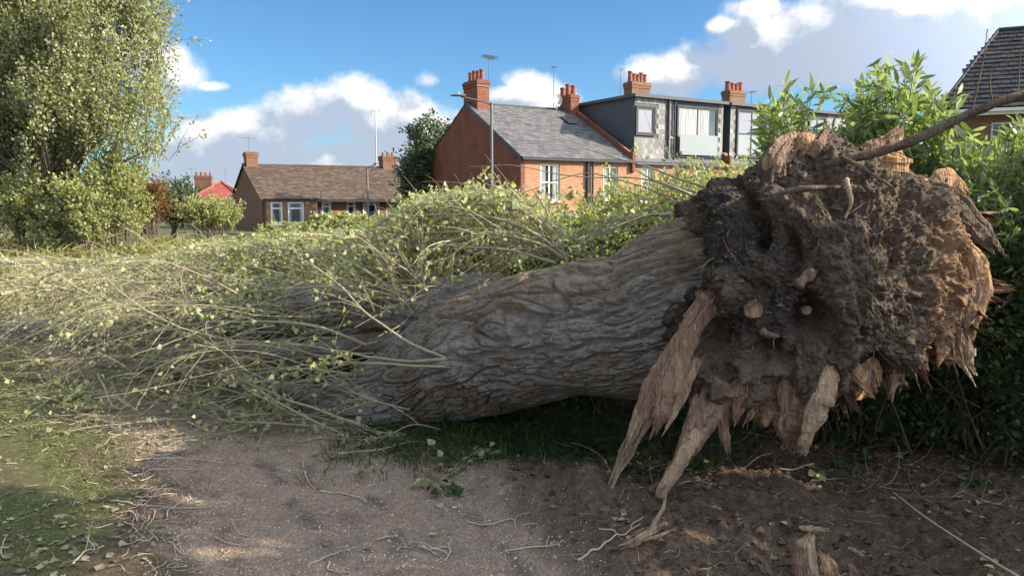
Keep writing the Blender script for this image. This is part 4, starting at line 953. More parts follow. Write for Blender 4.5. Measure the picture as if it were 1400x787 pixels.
dk = sstep(1.33 + .14 * noise(q * 3.3) - .25 * (zt - 1.2), q[..., 0] - .22, q[..., 0] + .12) * sstep(zt + .12 * noise(q * 4), .72, 1.0)
dk = np.maximum(dk * sstep(fbm(q * 3 + 5, 3), -.7, .2), .75 * np.exp(-(((pxm - 1085) / 45) ** 2 + ((zt - 1.02) / .14) ** 2)))  # second term paints the hollow darker over its modelled dent
flink('root_mass', V, F[:, ::-1], 'root_earth', True, {'wood': wd.ravel(), 'dark': dk.ravel()}, label='earthy torn root mass, dark soil on its face and splintered orange wood along its rim')
RV = V.reshape(NT, NP, 3)

def shard(rows, mat, name='splinter', ring=38, m=70, flute_=.35, jag=.25, thick=.35, label=None, parent=None, seed=0, curl=.0, base=BASE, link_to=None, pale=None):
    """rows (px,py,d,halfwidth_px)"""
    C = PX([(a, b_, c, w / FPX * c) for a, b_, c, w in rows], m); P = C[:, :3]; w = np.maximum(C[:, 3], .0015); kk = max(3, m // 7); w[-kk:] = np.maximum(w[-kk:], .55 * w[-kk - 1] * np.linspace(1, .5, kk))
    T = unit(np.gradient(P, axis=0)); Yd = np.array([0, 1.0, 0]); N = unit(np.cross(T, Yd)); B = np.cross(N, T)
    th = np.arange(ring) / ring * 2 * math.pi; L = np.linalg.norm(np.diff(P, axis=0), axis=1).sum()
    s = np.linspace(0, 1, m)
    fl = noise(v3(np.cos(th)[None] * 2.6 + seed, np.sin(th)[None] * 2.6, s[:, None] * L * 3.0 + seed)) + .6 * noise(v3(np.cos(th)[None] * 6 + seed, np.sin(th)[None] * 6, s[:, None] * L * 6 + 3))
    k = 1 + flute_ * (.6 * fl + .9 * (.35 - np.abs(noise(v3(np.cos(th)[None] * 5 + seed, np.sin(th)[None] * 5, s[:, None] * L * 2.2)))) + .5 * (.3 - np.abs(noise(v3(np.cos(th)[None] * 11, np.sin(th)[None] * 11 + seed, s[:, None] * L * 4)))) + .35 * noise(v3(np.cos(th)[None] * 3, 2 + seed, s[:, None] * L * 16)))
    sL = s * L; wob = np.where(np.cos(th)[None] > 0, (noise(v3(sL * 9, seed, 1)) + .8 * noise(v3(np.floor(sL * 26) * .7, seed, 4)))[:, None], (noise(v3(sL * 9, seed, 8)) + .8 * noise(v3(np.floor(sL * 31) * .7, seed, 12)))[:, None])
    k = k * (1 + .42 * wob); cs = np.sign(np.cos(th)) * np.abs(np.cos(th)) ** .6
    a = cs[None] * w[:, None] * k; b = np.sin(th)[None] * w[:, None] * thick * k + curl * (a ** 2) / w[:, None]
    jg = (np.abs(noise(v3(np.cos(th) * 3.7 + seed * 3, np.sin(th) * 3.7, 1 + 0 * th))) + .5 * np.abs(noise(v3(np.cos(th) * 9 + seed * 3, np.sin(th) * 9, 1 + 0 * th)))) * (jag * L * .8 + .04)
    shift = sstep(s, .72, 1)[:, None] * (jg[None] - jg.mean())
    V = P[:, None] + N[:, None] * a[..., None] + B[:, None] * b[..., None] + T[:, None] * shift[..., None]
    V = V + .003 * noise(V * 60)[..., None]
    V = V.reshape(-1, 3); F = grid_faces(m, ring, True); n = len(V)
    V = np.vstack([V, [V[:ring].mean(0)], [V[-ring:].mean(0)]])
    t1 = np.array([[n, i, (i + 1) % ring] for i in range(ring)]); t2 = np.array([[n + 1, n - ring + (i + 1) % ring, n - ring + i] for i in range(ring)])
    pa = np.zeros(len(V)) if not pale else np.concatenate([np.repeat(sstep(s, pale[0], pale[1]), ring) * (.6 + .8 * np.tile(sstep(np.cos(th - .6), -.2, .6), m)), [0, 1]]).clip(0, 1)
    return link(name, mesh(name, V - base, [F, t1, t2], MAT[mat], False, {'pale': pa}), parent or (ft if link_to is None else link_to), label)
def torn(rows, mat, n=6, seed=0, pale=None, spread=1.0, w=.28):
    rows = np.array(rows, float); r = np.random.default_rng(int(seed * 10) + 5)
    for k in range(n):
        a = r.uniform(0, .45); b_ = r.uniform(.6, 1.08); C = crom(rows, 40); i0, i1 = int(a * 39), min(39, int(b_ * 39)); Q = C[i0:i1 + 1][::max(1, (i1 - i0) // 6)].copy()
        off = r.uniform(-1, 1) * spread; Q[:, 0] += off * Q[:, 3] * .95 + r.normal() * 2 * np.linspace(0, 1, len(Q)); Q[:, 1] += abs(off) * -Q[:, 3] * .3 + r.normal() * 3; Q[:, 2] -= (1 - abs(off)) * .3 * Q[:, 3] / FPX * 3.7 + .006; Q[:, 3] = np.maximum(1.2, Q[:, 3] * r.uniform(.5, 1.4) * w) * np.interp(np.linspace(0, 1, len(Q)), [0, .2, .7, 1], [.5, 1, .8, .25])
        if len(Q) > 3: shard(Q.tolist(), mat if r.random() < .6 else 'wood_brown', m=40, ring=16, seed=seed + k * 1.7, thick=.6, pale=pale if pale else ((.3, 1.2) if r.random() < .4 else None), jag=.3)
# long hanging shards
torn([(975, 408, 3.66, 15), (950, 440, 3.64, 15), (930, 480, 3.64, 20), (905, 530, 3.64, 22), (882, 565, 3.64, 15), (865, 600, 3.64, 11), (850, 628, 3.64, 7)], 'wood_brown', 14, 1)
torn([(1000, 500, 3.70, 32), (985, 540, 3.66, 30), (965, 570, 3.64, 22), (945, 605, 3.64, 16), (925, 640, 3.64, 12)], 'wood_brown', 14, 2)
torn([(1112, 480, 3.70, 36), (1106, 510, 3.66, 34), (1095, 555, 3.62, 28), (1090, 592, 3.62, 18)], 'wood_brown', 9, 3)
torn([(1300, 340, 3.9, 40), (1310, 400, 3.88, 44), (1300, 450, 3.88, 40), (1310, 500, 3.9, 22)], 'wood_orange', 20, 4, w=.16)
torn([(1150, 480, 3.74, 26), (1170, 510, 3.74, 28), (1190, 534, 3.74, 12)], 'wood_orange', 9, 5)
torn([(1225, 470, 3.8, 16), (1222, 505, 3.8, 13), (1218, 538, 3.8, 6)], 'wood_brown', 6, 6)
torn([(1010, 520, 3.64, 40), (1020, 548, 3.64, 44), (1010, 580, 3.66, 30)], 'wood_brown', 16, 7, w=.15)
torn([(1240, 440, 3.84, 50), (1262, 480, 3.84, 36), (1270, 505, 3.86, 20)], 'wood_orange', 14, 8, w=.14)
torn([(1060, 250, 3.86, 20), (1066, 215, 3.86, 18), (1084, 186, 3.9, 12)], 'wood_brown', 9, 9, w=.25)
shard([(1010, 395, 3.72, 12), (975, 408, 3.68, 15), (950, 440, 3.66, 15), (930, 480, 3.66, 14), (905, 530, 3.66, 15), (882, 565, 3.66, 11), (865, 600, 3.66, 9), (850, 628, 3.66, 7), (842, 646, 3.66, 3)], 'wood_brown', m=160, label='longest hanging wood shard, pale at its tip', seed=1, thick=.4, pale=(.45, .8))
shard([(935, 470, 3.63, 9), (925, 510, 3.60, 17), (912, 550, 3.60, 16), (900, 578, 3.6, 7), (897, 586, 3.6, 3)], 'wood_brown', m=60, seed=3, jag=.2)
shard([(955, 490, 3.62, 6), (937, 530, 3.58, 7), (922, 565, 3.58, 4), (912, 582, 3.58, 1)], 'wood_brown', m=60, seed=31, jag=.2, pale=(.2, .9))
shard([(1000, 500, 3.72, 26), (985, 540, 3.68, 22), (965, 570, 3.66, 16), (945, 605, 3.66, 13), (925, 640, 3.66, 10), (908, 668, 3.66, 5)], 'wood_brown', m=90, seed=4, label='broad hanging shard with a smooth pale blade', thick=.35, pale=(.55, .95))
shard([(975, 560, 3.63, 6), (955, 590, 3.62, 9), (930, 630, 3.61, 9), (906, 668, 3.61, 7), (903, 674, 3.61, 4)], 'wood_pale', m=60, seed=5, thick=.35, flute_=.2, jag=.06)
shard([(955, 545, 3.66, 10), (950, 580, 3.64, 9), (940, 612, 3.64, 5), (934, 630, 3.64, 2)], 'wood_brown', m=50, seed=6)
shard([(1000, 530, 3.7, 12), (990, 560, 3.68, 11), (990, 590, 3.68, 7), (995, 612, 3.68, 3)], 'wood_brown', m=50, seed=7)
shard([(975, 520, 3.6, 6), (1000, 535, 3.58, 10), (1018, 520, 3.6, 8), (1026, 505, 3.65, 4)], 'wood_brown', m=40, seed=71)
shard([(912, 664, 3.6, 3), (908, 690, 3.38, 4.5), (902, 702, 3.28, 4), (893, 716, 3.2, 3)], 'wood_pale', m=40, seed=8, flute_=.2)
shard([(898, 710, 3.34, 6), (905, 718, 3.3, 10), (885, 730, 3.22, 11), (862, 741, 3.17, 7), (850, 747, 3.15, 3)], 'wood_brown', m=50, seed=9, label='split end of the shard resting on the soil', thick=.5)
shard([(912, 716, 3.28, 4), (890, 726, 3.2, 5), (866, 738, 3.14, 3), (856, 742, 3.12, 1)], 'wood_pale', m=40, seed=91)
shard([(872, 738, 3.18, 2), (895, 734, 3.16, 2.6), (916, 725, 3.16, 1)], 'wood_pale', m=20, seed=92)
# the big wedge
shard([(1108, 470, 3.72, 40), (1102, 510, 3.67, 36), (1090, 555, 3.64, 32), (1084, 585, 3.64, 23), (1090, 612, 3.66, 7)], 'wood_brown', m=80, seed=10, label='big blunt wedge of torn wood with one pale face', thick=.7, jag=.06, flute_=.25)
shard([(1140, 480, 3.58, 8), (1130, 520, 3.53, 14), (1117, 560, 3.52, 14), (1104, 592, 3.53, 11), (1097, 617, 3.57, 5)], 'wood_pale', m=70, seed=11, thick=.5, jag=.06, flute_=.2)
shard([(1150, 488, 3.8, 16), (1165, 510, 3.8, 26), (1180, 525, 3.8, 20), (1190, 532, 3.8, 8)], 'wood_orange', m=40, seed=12, thick=.3)
shard([(1180, 495, 3.78, 5), (1190, 508, 3.76, 7), (1194, 524, 3.76, 4)], 'wood_pale', m=30, seed=13)
shard([(1225, 480, 3.85, 16), (1224, 505, 3.84, 12), (1218, 530, 3.84, 7), (1217, 540, 3.84, 3)], 'wood_brown', m=40, seed=14, thick=.4)
shard([(1232, 495, 3.8, 3), (1226, 512, 3.79, 4.5), (1220, 534, 3.79, 3)], 'wood_pale', m=30, seed=15)
shard([(1285, 440, 3.95, 16), (1300, 465, 3.95, 20), (1316, 488, 3.95, 15), (1325, 504, 3.95, 6)], 'wood_brown', m=50, seed=16, thick=.3, jag=.6, pale=(.3, 1.1))
shard([(1240, 460, 3.9, 14), (1255, 480, 3.88, 12), (1262, 500, 3.88, 5)], 'wood_orange', m=30, seed=17)
# bark slab on the upper right rim
shard([(1255, 262, 4.05, 10), (1290, 272, 4.02, 18), (1322, 296, 4.0, 17), (1345, 322, 4.0, 12), (1357, 336, 4.0, 4)], 'root_skin', m=60, seed=18, thick=.45, label='curved bark slab jutting from the upper rim')
shard([(1305, 330, 3.98, 8), (1325, 345, 3.96, 12), (1342, 360, 3.96, 8), (1350, 375, 3.98, 3)], 'wood_orange', m=40, seed=19)
# top of the root mass
shard([(1210, 235, 4.15, 26), (1212, 210, 4.15, 22), (1220, 192, 4.15, 14), (1228, 178, 4.15, 4)], 'wood_orange', m=40, seed=20, thick=.3, label='reddish torn wood standing on top of the root mass')
shard([(1170, 232, 4.1, 14), (1185, 212, 4.1, 15), (1208, 198, 4.1, 10), (1222, 186, 4.1, 4)], 'wood_brown', m=40, seed=21, thick=.3)
shard([(1075, 225, 4.0, 18), (1070, 205, 3.98, 14), (1078, 192, 3.98, 8), (1086, 184, 4, 3)], 'wood_brown', m=40, seed=22)
shard([(1090, 210, 4.0, 10), (1104, 192, 3.98, 9), (1114, 186, 4, 3)], 'wood_orange', m=30, seed=23)
shard([(1108, 214, 3.98, 8), (1122, 195, 3.97, 7), (1128, 182, 4, 2)], 'wood_brown', m=30, seed=24)
shard([(1058, 250, 3.92, 14), (1060, 225, 3.9, 13), (1068, 208, 3.92, 9), (1078, 200, 3.95, 4)], 'root_skin', m=40, seed=25)
shard([(1270, 262, 4.12, 16), (1285, 248, 4.14, 16), (1305, 250, 4.16, 10), (1318, 262, 4.16, 4)], 'wood_orange', m=30, seed=26)
# roots and stubs on the face
def root(rows, mat='root_skin', n=40, sides=12, name='root', label=None, rough=.25):
    C = PX([(a, b_, c, w / FPX * c) for a, b_, c, w in rows], n)
    V, F = tubes(C[None, :, :3], C[None, :, 3], sides); ctr = np.repeat(C[:, :3], sides, 0); rr = np.repeat(C[:, 3], sides)
    V = V + (unit(V - ctr) * (rr * rough * 2 * noise(V * 22))[:, None]); k = len(V)
    V = np.vstack([V, C[:1, :3], C[-1:, :3]])
    t1 = np.array([[k, i, (i + 1) % sides] for i in range(sides)]); t2 = np.array([[k + 1, k - sides + (i + 1) % sides, k - sides + i] for i in range(sides)])
    return flink(name, V, [F, t1, t2], mat, True, label=label)
root([(1120, 232, 3.95, 9), (1150, 220, 3.86, 7), (1200, 208, 3.8, 6.5), (1255, 190, 3.75, 6.5), (1310, 163, 3.7, 6), (1365, 140, 3.65, 6), (1440, 118, 3.6, 6.5), (1520, 100, 3.5, 5)], n=90, label='long dark root reaching out past the upper rim', rough=.12)
for rows in ([(1328, 155, 3.68, 2), (1336, 120, 3.68, 1.6), (1345, 80, 3.68, 1.3), (1350, 40, 3.68, 1)], [(1357, 143, 3.66, 1.5), (1354, 115, 3.66, 1.2), (1356, 94, 3.66, .8)], [(1392, 130, 3.64, 1.6), (1394, 90, 3.64, 1.2), (1397, 50, 3.64, .8)]):
    root([(a, b_, c, w * .55) for a, b_, c, w in rows], 'root_skin', 30, 6, 'root_sprout')
root([(1150, 214, 3.85, 3), (1175, 228, 3.72, 3), (1200, 243, 3.66, 2.5), (1222, 258, 3.62, 1.5)], n=30, sides=8)
root([(1157, 245, 3.66, 3.5), (1162, 262, 3.58, 3.2), (1163, 280, 3.56, 2.6), (1156, 298, 3.56, 1.6)], 'wood_pale', n=30, sides=8)
root([(1060, 266, 3.72, 3), (1100, 258, 3.66, 4), (1150, 256, 3.68, 2)], n=30)
root([(1012, 424, 3.72, 12), (1028, 423, 3.58, 12.5), (1032, 423, 3.55, 11)], 'wood_brown', 20, 14, label='round broken root stub, reddish')
root([(1098, 424, 3.72, 6), (1102, 424, 3.6, 6.5)], 'wood_brown', 12, 12, label='small round broken root stub, pale')
root([(1030, 436, 3.62, 6), (1042, 452, 3.56, 5), (1055, 458, 3.54, 4), (1066, 460, 3.52, 2.5)], n=24)
root([(1075, 396, 3.68, 5), (1092, 386, 3.6, 8), (1108, 376, 3.58, 7), (1118, 370, 3.62, 3)], 'wood_brown', 24, 12, rough=.6)
for k in range(130):  # thin broken roots sticking out of the soil
    a = rng.uniform(-math.pi, math.pi); j = int(rng.uniform(.2, .64) * NP); i_ = int((a + math.pi) / (2 * math.pi) * NT) % NT
    p = RV[i_, j]; d = unit((p - Cc)[None])[0] + rng.normal(size=3) * .5
    Pn = grow(p[None] - .02 * d, d[None], np.array([rng.uniform(.04, .2)]), 8, 2.2, .3)
    V, F = tubes(Pn, np.linspace(1, .3, 9)[None] * rng.uniform(.0012, .0045), 5); flink('rootlet', V, F, 'wood_pale' if k % 5 == 0 else 'root_skin')
n = 9000; ii = rng.integers(0, NT, n); jj = (rng.beta(2, 1.3, n) * .8 * NP).astype(int); p = RV[ii, jj]; sz = rng.uniform(.003, .011, n) * (1 + 1.3 * (rng.random(n) < .06))
Vo = OCT_V[None] * (1 + rng.normal(size=(n, 6, 1)) * .3) * sz[:, None, None] + p[:, None]
flink('soil_crumbs', Vo.reshape(-1, 3), (OCT_F[None] + (np.arange(n) * 6)[:, None, None]).reshape(-1, 3), 'root_earth', False, {'wood': np.repeat(wd.ravel()[ii * NP + jj], 6)}, kind='stuff')
# torn flakes along the rim: shared meshes, one object each
def flake_mesh(seed):
    r = np.random.default_rng(seed); nu, nv = 15, 15
    u, v = np.meshgrid(np.linspace(-1, 1, nu), np.linspace(0, 1, nv), indexing='ij')
    tip = .75 + .5 * noise(v3(u[:, 0] * 2.2 + seed, 0, seed)) + r.uniform(-.28, .28, nu) - .3 * u[:, 0] ** 2
    x = u * (r.uniform(.1, .26) * (1 - r.uniform(.2, .8) * v)) + .05 * noise(v3(v * 3, seed, u)); y = v * tip[:, None]
    z = .3 * noise(v3(u * 1.2 + seed, v * 1.6, 2)) * v + .05 * noise(v3(u * 6 + seed, v * .8, 9)) + r.uniform(-.5, .5) * v ** 2
    t = .035 * (1 - .8 * v) * (1 - .7 * u ** 2)
    V = np.concatenate([np.stack([x, y, z + t], -1).reshape(-1, 3), np.stack([x, y, z - t], -1).reshape(-1, 3)]); f = grid_faces(nu, nv); n = nu * nv
    e = [(i * nv, (i + 1) * nv) for i in range(nu - 1)] + [(i * nv + nv - 1, (i + 1) * nv + nv - 1) for i in range(nu - 1)] + [(j, j + 1) for j in range(nv - 1)] + [((nu - 1) * nv + j, (nu - 1) * nv + j + 1) for j in range(nv - 1)]
    E = np.array([[a, b_, b_ + n, a + n] for a, b_ in e])
    return V, np.vstack([f, f[:, ::-1] + n, E])
FM = {}
for mt in ('wood_orange', 'wood_brown', 'wood_pale', 'root_skin'):
    FM[mt] = [mesh('splinter', *flake_mesh(s), MAT[mt]) for s in range(7)]
def place_flake(p, d, nrm, size, mt):
    o = bpy.data.objects.new('splinter', random.choice(FM[mt])); col.objects.link(o); o.parent = ft
    y = Vector(d).normalized(); z = Vector(nrm); z = (z - y * z.dot(y)).normalized(); x = y.cross(z)
    m4 = Matrix((x, y, z)).transposed().to_4x4(); m4.translation = Vector(p - BASE); o.matrix_local = m4 @ Matrix.Diagonal((size * random.uniform(.6, 1.3), size, size, 1))
for k in range(210):
    a = rng.uniform(-2.2, .75) if k > 30 else rng.uniform(.4, 1.5)
    j = int(np.clip(rng.normal(.58, .09), .3, .8) * NP)
    if a < -1.0 and rng.random() < .35: continue
    i_ = int((a + math.pi) / (2 * math.pi) * NT) % NT; p = RV[i_, j]
    od = math.cos(a) * X3 + math.sin(a) * U3
    d = od * .8 + rng.normal(size=3) * .5 + np.array([.25, -.1, -.35 if a < .3 else .1])
    d = d + np.array([0, 0, -.5 if a < -.6 else 0]); mt = random.choice(['wood_orange', 'wood_orange', 'wood_brown', 'wood_orange', 'wood_pale'] if -.9 < a < .45 else ['wood_brown', 'root_skin', 'root_skin'] if a > .45 else ['wood_brown', 'wood_brown', 'wood_orange'])
    sz = rng.uniform(.06, .19) * (1 if a < .5 else .55)
    place_flake(p - unit(d[None])[0] * .03, d, rng.normal(size=3) + np.array([0, -1.2, .4]), sz, mt)

# ------------------------------------------------------------------ shoots and brushwood of the crown
def HY(x, y):
    px = 700 + 1040 * x / np.maximum(y, 1); yt = np.interp(px, [-200, 0, 100, 200, 300, 400, 500, 555, 620, 700, 740, 790, 900, 1000], [356, 356, 360, 356, 332, 326, 318, 282, 268, 272, 298, 328, 296, 266])
    return 1.6 - (yt - 272) / 1040 * y
def HX(x):
    return np.interp(x, [-9, -6, -4.6, -3.7, -2.9, -2.2, -1.4, -.75, 0, .5, 1.0, 3], [.5, .58, .7, .85, 1.15, 1.27, 1.34, 1.6, 1.6, 1.4, 1.45, 1.6])
def cap(P):
    h = HY(P[..., 0], P[..., 1]) + .06 * fbm(v3(P[..., 0] * 2, P[..., 1] * 2, 0), 3); over = P[..., 2] - h
    fac = np.where(rng.random(P.shape[0]) < .13, .55, .1).reshape((-1,) + (1,) * (P.ndim - 2)); P[..., 2] = np.where(over > 0, h + fac * over, P[..., 2]); return P
ALLT = []   # twig polylines that carry leaves
def add_shoots(P, r0, as_parts, mat='twig', ntw=5, twl=(.12, .5), leafy=True, name='shoot', taper=.22):
    n, s, _ = P.shape; r = np.asarray(r0).reshape(-1, 1) * np.linspace(1, taper, s)[None]
    if as_parts:
        for q_, rr in zip(P, r):
            V, F = tubes(q_[None], rr[None], 6); flink(name, V, F, mat, True)
    else:
        V, F = tubes(P, r, 5); flink(name, V, F, mat, True, kind='stuff')
    if ntw:
        m = n * ntw; p, t = on_twigs(P, m, .2); d = t + rng.normal(size=(m, 3)) * .42 + np.array([0, 0, .18])
        Q = cap(grow(p, d, rng.uniform(*twl, m), 6, .35, .13, floor=gz))
        V, F = tubes(Q, rng.uniform(.0016, .0035, (m, 1)) * np.linspace(1, .4, 7)[None], 3)
        flink('twigs', V, F, mat, False, kind='stuff')
        if leafy: ALLT.append(Q); 
    return P
def hero(rows, r, n=26):
    C = PX([(a, b_, c, 0) for a, b_, c in rows], n); return C[:, :3]
HERO = [
 ([(612, 489, 4.72), (560, 492, 4.8), (500, 487, 5.0), (440, 476, 5.2), (380, 468, 5.5), (300, 478, 5.8), (220, 495, 6.1)], .011),
 ([(618, 502, 4.70), (540, 497, 4.8), (470, 496, 5.0), (400, 502, 5.2), (320, 520, 5.4), (250, 548, 5.5)], .009),
 ([(608, 487, 4.74), (560, 468, 4.75), (505, 430, 4.85), (470, 396, 5.0), (440, 372, 5.2), (400, 350, 5.4), (340, 338, 5.7)], .0095),
 ([(566, 426, 5.35), (535, 405, 5.3), (480, 392, 5.4), (400, 395, 5.6), (320, 402, 5.9), (230, 425, 6.3)], .012),
 ([(575, 430, 5.4), (540, 400, 5.4), (490, 365, 5.5), (430, 345, 5.7), (350, 340, 6.0), (270, 350, 6.4)], .012),
 ([(500, 472, 5.4), (440, 448, 5.3), (370, 440, 5.5), (300, 440, 5.8), (210, 450, 6.3), (120, 470, 6.8)], .013),
 ([(480, 510, 5.25), (420, 505, 5.3), (350, 505, 5.5), (270, 520, 5.7), (180, 535, 5.9)], .010),
 ([(540, 598, 5.0), (470, 572, 5.1), (400, 548, 5.2), (330, 520, 5.5), (260, 500, 5.8), (180, 490, 6.2)], .013),
 ([(510, 605, 5.02), (450, 585, 5.05), (400, 560, 5.1), (350, 530, 5.3), (300, 500, 5.7)], .010),
 ([(480, 590, 5.15), (400, 580, 5.15), (340, 577, 5.2), (300, 572, 5.3), (270, 560, 5.4)], .009),
 ([(470, 578, 5.2), (400, 566, 5.25), (330, 565, 5.3), (285, 548, 5.4), (230, 530, 5.7)], .008),
 ([(405, 568, 5.2), (360, 545, 5.3), (300, 530, 5.5), (230, 522, 5.8)], .008),
 ([(590, 592, 5.0), (560, 600, 4.95), (520, 602, 4.9), (450, 600, 4.95), (390, 610, 4.9)], .007),
 ([(560, 560, 4.95), (520, 548, 4.9), (485, 535, 4.95), (455, 520, 5.0)], .006),
 ([(620, 592, 4.95), (570, 580, 4.8), (540, 588, 4.8), (515, 598, 4.8)], .005),
 ([(772, 350, 5.3), (730, 318, 5.3), (680, 300, 5.4), (620, 292, 5.6), (560, 296, 5.8), (500, 312, 6.1)], .014),
 ([(775, 356, 5.3), (735, 332, 5.25), (690, 322, 5.3), (630, 316, 5.5), (560, 320, 5.8), (480, 338, 6.2), (400, 360, 6.6)], .015),
 ([(760, 360, 5.25), (710, 345, 5.2), (650, 338, 5.3), (590, 336, 5.5), (520, 344, 5.8)], .012),
 ([(765, 345, 5.4), (735, 305, 5.5), (700, 285, 5.6), (650, 280, 5.8), (590, 284, 6.1), (520, 300, 6.5)], .012),
 ([(780, 352, 5.35), (750, 330, 5.4), (720, 295, 5.5), (690, 262, 5.6), (660, 250, 5.7)], .010),
 ([(745, 350, 5.5), (742, 318, 5.6), (728, 292, 5.6), (714, 282, 5.6), (706, 268, 5.6), (690, 252, 5.7)], .022),
 ([(742, 320, 5.6), (752, 300, 5.6), (740, 275, 5.6), (728, 258, 5.7)], .012),
 ([(968, 268, 4.9), (905, 250, 5.0), (850, 243, 5.1), (780, 241, 5.3), (700, 225, 5.6), (640, 228, 5.9)], .006),
 ([(968, 258, 5.0), (930, 245, 5.1), (890, 228, 5.2), (850, 218, 5.3), (800, 203, 5.5)], .009),
 ([(950, 270, 4.9), (925, 258, 4.9), (890, 245, 5.0), (868, 232, 5.1)], .012),
 ([(955, 282, 4.9), (900, 262, 5.0), (850, 248, 5.1), (800, 236, 5.4), (740, 255, 5.7), (700, 270, 6)], .006),
 ([(960, 290, 5.0), (900, 295, 5.2), (830, 300, 5.5), (760, 312, 5.9), (700, 330, 6.2)], .008),
 ([(950, 300, 5.0), (890, 312, 5.1), (820, 322, 5.4), (750, 340, 5.7)], .007),
 ([(945, 262, 5.2), (915, 215, 5.3), (905, 180, 5.4)], .004), ([(968, 262, 5.2), (935, 225, 5.3), (900, 195, 5.5), (880, 150, 5.6)], .004),
 ([(460, 620, 4.6), (520, 612, 4.65), (570, 604, 4.8), (640, 618, 4.7), (690, 640, 4.45)], .006),
 ([(410, 540, 5.5), (330, 600, 5.1), (310, 640, 4.6)], .004),
 ([(135, 510, 6.2), (150, 548, 5.6), (165, 560, 5.4)], .009), ([(215, 505, 5.9), (190, 548, 5.5), (185, 560, 5.4), (160, 540, 5.6)], .010),
 ([(0, 402, 8.0), (60, 390, 8.3), (110, 402, 8.4), (150, 425, 8.2)], .03), ([(-20, 440, 7.4), (60, 420, 7.6), (150, 380, 7.8), (230, 345, 8)], .012),
 ([(-20, 385, 8.6), (20, 378, 8.6), (45, 365, 8.7)], .02), ([(380, 560, 5.3), (350, 610, 4.9), (345, 640, 4.6)], .003),
]
HP = []
for rows, r in HERO:
    P = hero(rows, r); P = P + .012 * np.stack([noise(P * 4 + 1), noise(P * 4 + 5), noise(P * 4 + 9)], -1)
    P[:, 2] = np.maximum(P[:, 2], gz(P[:, 0], P[:, 1]) + r * .8); HP.append(P)
    V, F = tubes(P[None], (np.linspace(1, .35, len(P)) * r)[None], 8); flink('shoot', V, F, 'twig')
HPA = np.array(HP)
m = 420; p, t = on_twigs(HPA[:30], m, .25)
Q = cap(grow(p, t + rng.normal(size=(m, 3)) * .4, rng.uniform(.15, .6, m), 6, .3, .12, floor=gz)); V, F = tubes(Q, rng.uniform(.002, .004, (m, 1)) * np.linspace(1, .4, 7)[None], 4)
flink('twigs', V, F, 'twig', kind='stuff'); ALLT.append(Q)
def near_edge(x): return np.interp(x, [-7, -4.5, -3.6, -2.9, -2.3, -1.6, -.9, 0], [8.6, 7.3, 6.35, 6.15, 5.9, 5.35, 5.15, 5.3])
def fam(n, x, y, z, dr, sp, L, droop=.7, wander=.11, r=(.003, .009), parts=0, mat='twig', ntw=5, seg=12, leafy=True, twl=(.12, .5), name='shoot'):
    st = np.stack([rng.uniform(*x, n), rng.uniform(0, 1, n), np.zeros(n)], -1)
    st[:, 1] = (near_edge(st[:, 0]) + y[0] + (y[1] - y[0]) * st[:, 1]); st[:, 2] = gz(st[:, 0], st[:, 1]) + rng.uniform(*z, n)
    d = np.array(dr) + rng.normal(size=(n, 3)) * np.array(sp)
    P = cap(grow(st, d, rng.uniform(*L, n), seg, droop, wander, floor=gz)); rr = rng.uniform(*r, n)
    if parts: add_shoots(P[:parts], rr[:parts], True, mat, 0, name=name)
    if parts < n: add_shoots(P[parts:], rr[parts:], False, mat, 0, name=name)
    m = n * ntw
    if m:
        p, t = on_twigs(P, m, .2); Q = cap(grow(p, t + rng.normal(size=(m, 3)) * .4 + np.array([0, 0, .12]), rng.uniform(*twl, m), 6, .35, .13, floor=gz))
        V, F = tubes(Q, rng.uniform(.0014, .003, (m, 1)) * np.linspace(1, .4, 7)[None], 3); flink('twigs', V, F, mat, False, kind='stuff')
        if leafy: ALLT.append(Q)
    return P
fam(380, (-5.0, -.7), (.3, 3.4), (.05, 1.0), (-1, .0, .28), (.25, .45, .28), (.9, 2.5), .9, parts=110)
fam(120, (-3.2, -.8), (.15, .8), (.05, .8), (-1, -.12, .15), (.25, .25, .25), (.7, 1.7), .9, parts=60, r=(.003, .008))
fam(130, (-2.6, -.3), (1.2, 3.2), (.3, 1.1), (-.75, .05, .65), (.3, .4, .25), (.7, 1.5), .9, parts=20)
fam(170, (-7.5, -3.0), (1.8, 4.4), (.05, .6), (-.8, .1, .3), (.5, .6, .3), (.6, 1.6), .8, mat='twig_dry', leafy=False, r=(.003, .01), ntw=6, name='bare_branch')
# fan of shoots at the saddle of the fork
def fan(c, n, dr, sp, L, z=.05, droop=.4, parts=True):
    st = np.tile(np.array(c), (n, 1)) + rng.normal(size=(n, 3)) * np.array([.16, .12, .03])
    P = cap(grow(st, np.array(dr) + rng.normal(size=(n, 3)) * np.array(sp), rng.uniform(*L, n), 12, droop, .07)); add_shoots(P, rng.uniform(.004, .008, n), parts, 'twig', 7); return P
fan(at(580, 418, 5.45), 46, (-.45, .15, .8), (.4, .25, .2), (.35, 1.0))
fan(at(760, 352, 5.5), 30, (-.8, .2, .55), (.3, .3, .25), (.7, 1.5), droop=.8)
fan(at(740, 340, 5.9), 36, (-.5, .4, .8), (.35, .3, .2), (.5, 1.1), droop=.5, parts=False)
fan(at(660, 370, 6.2), 60, (-.3, .2, .9), (.35, .35, .2), (.4, 1.1), droop=.4, parts=False)
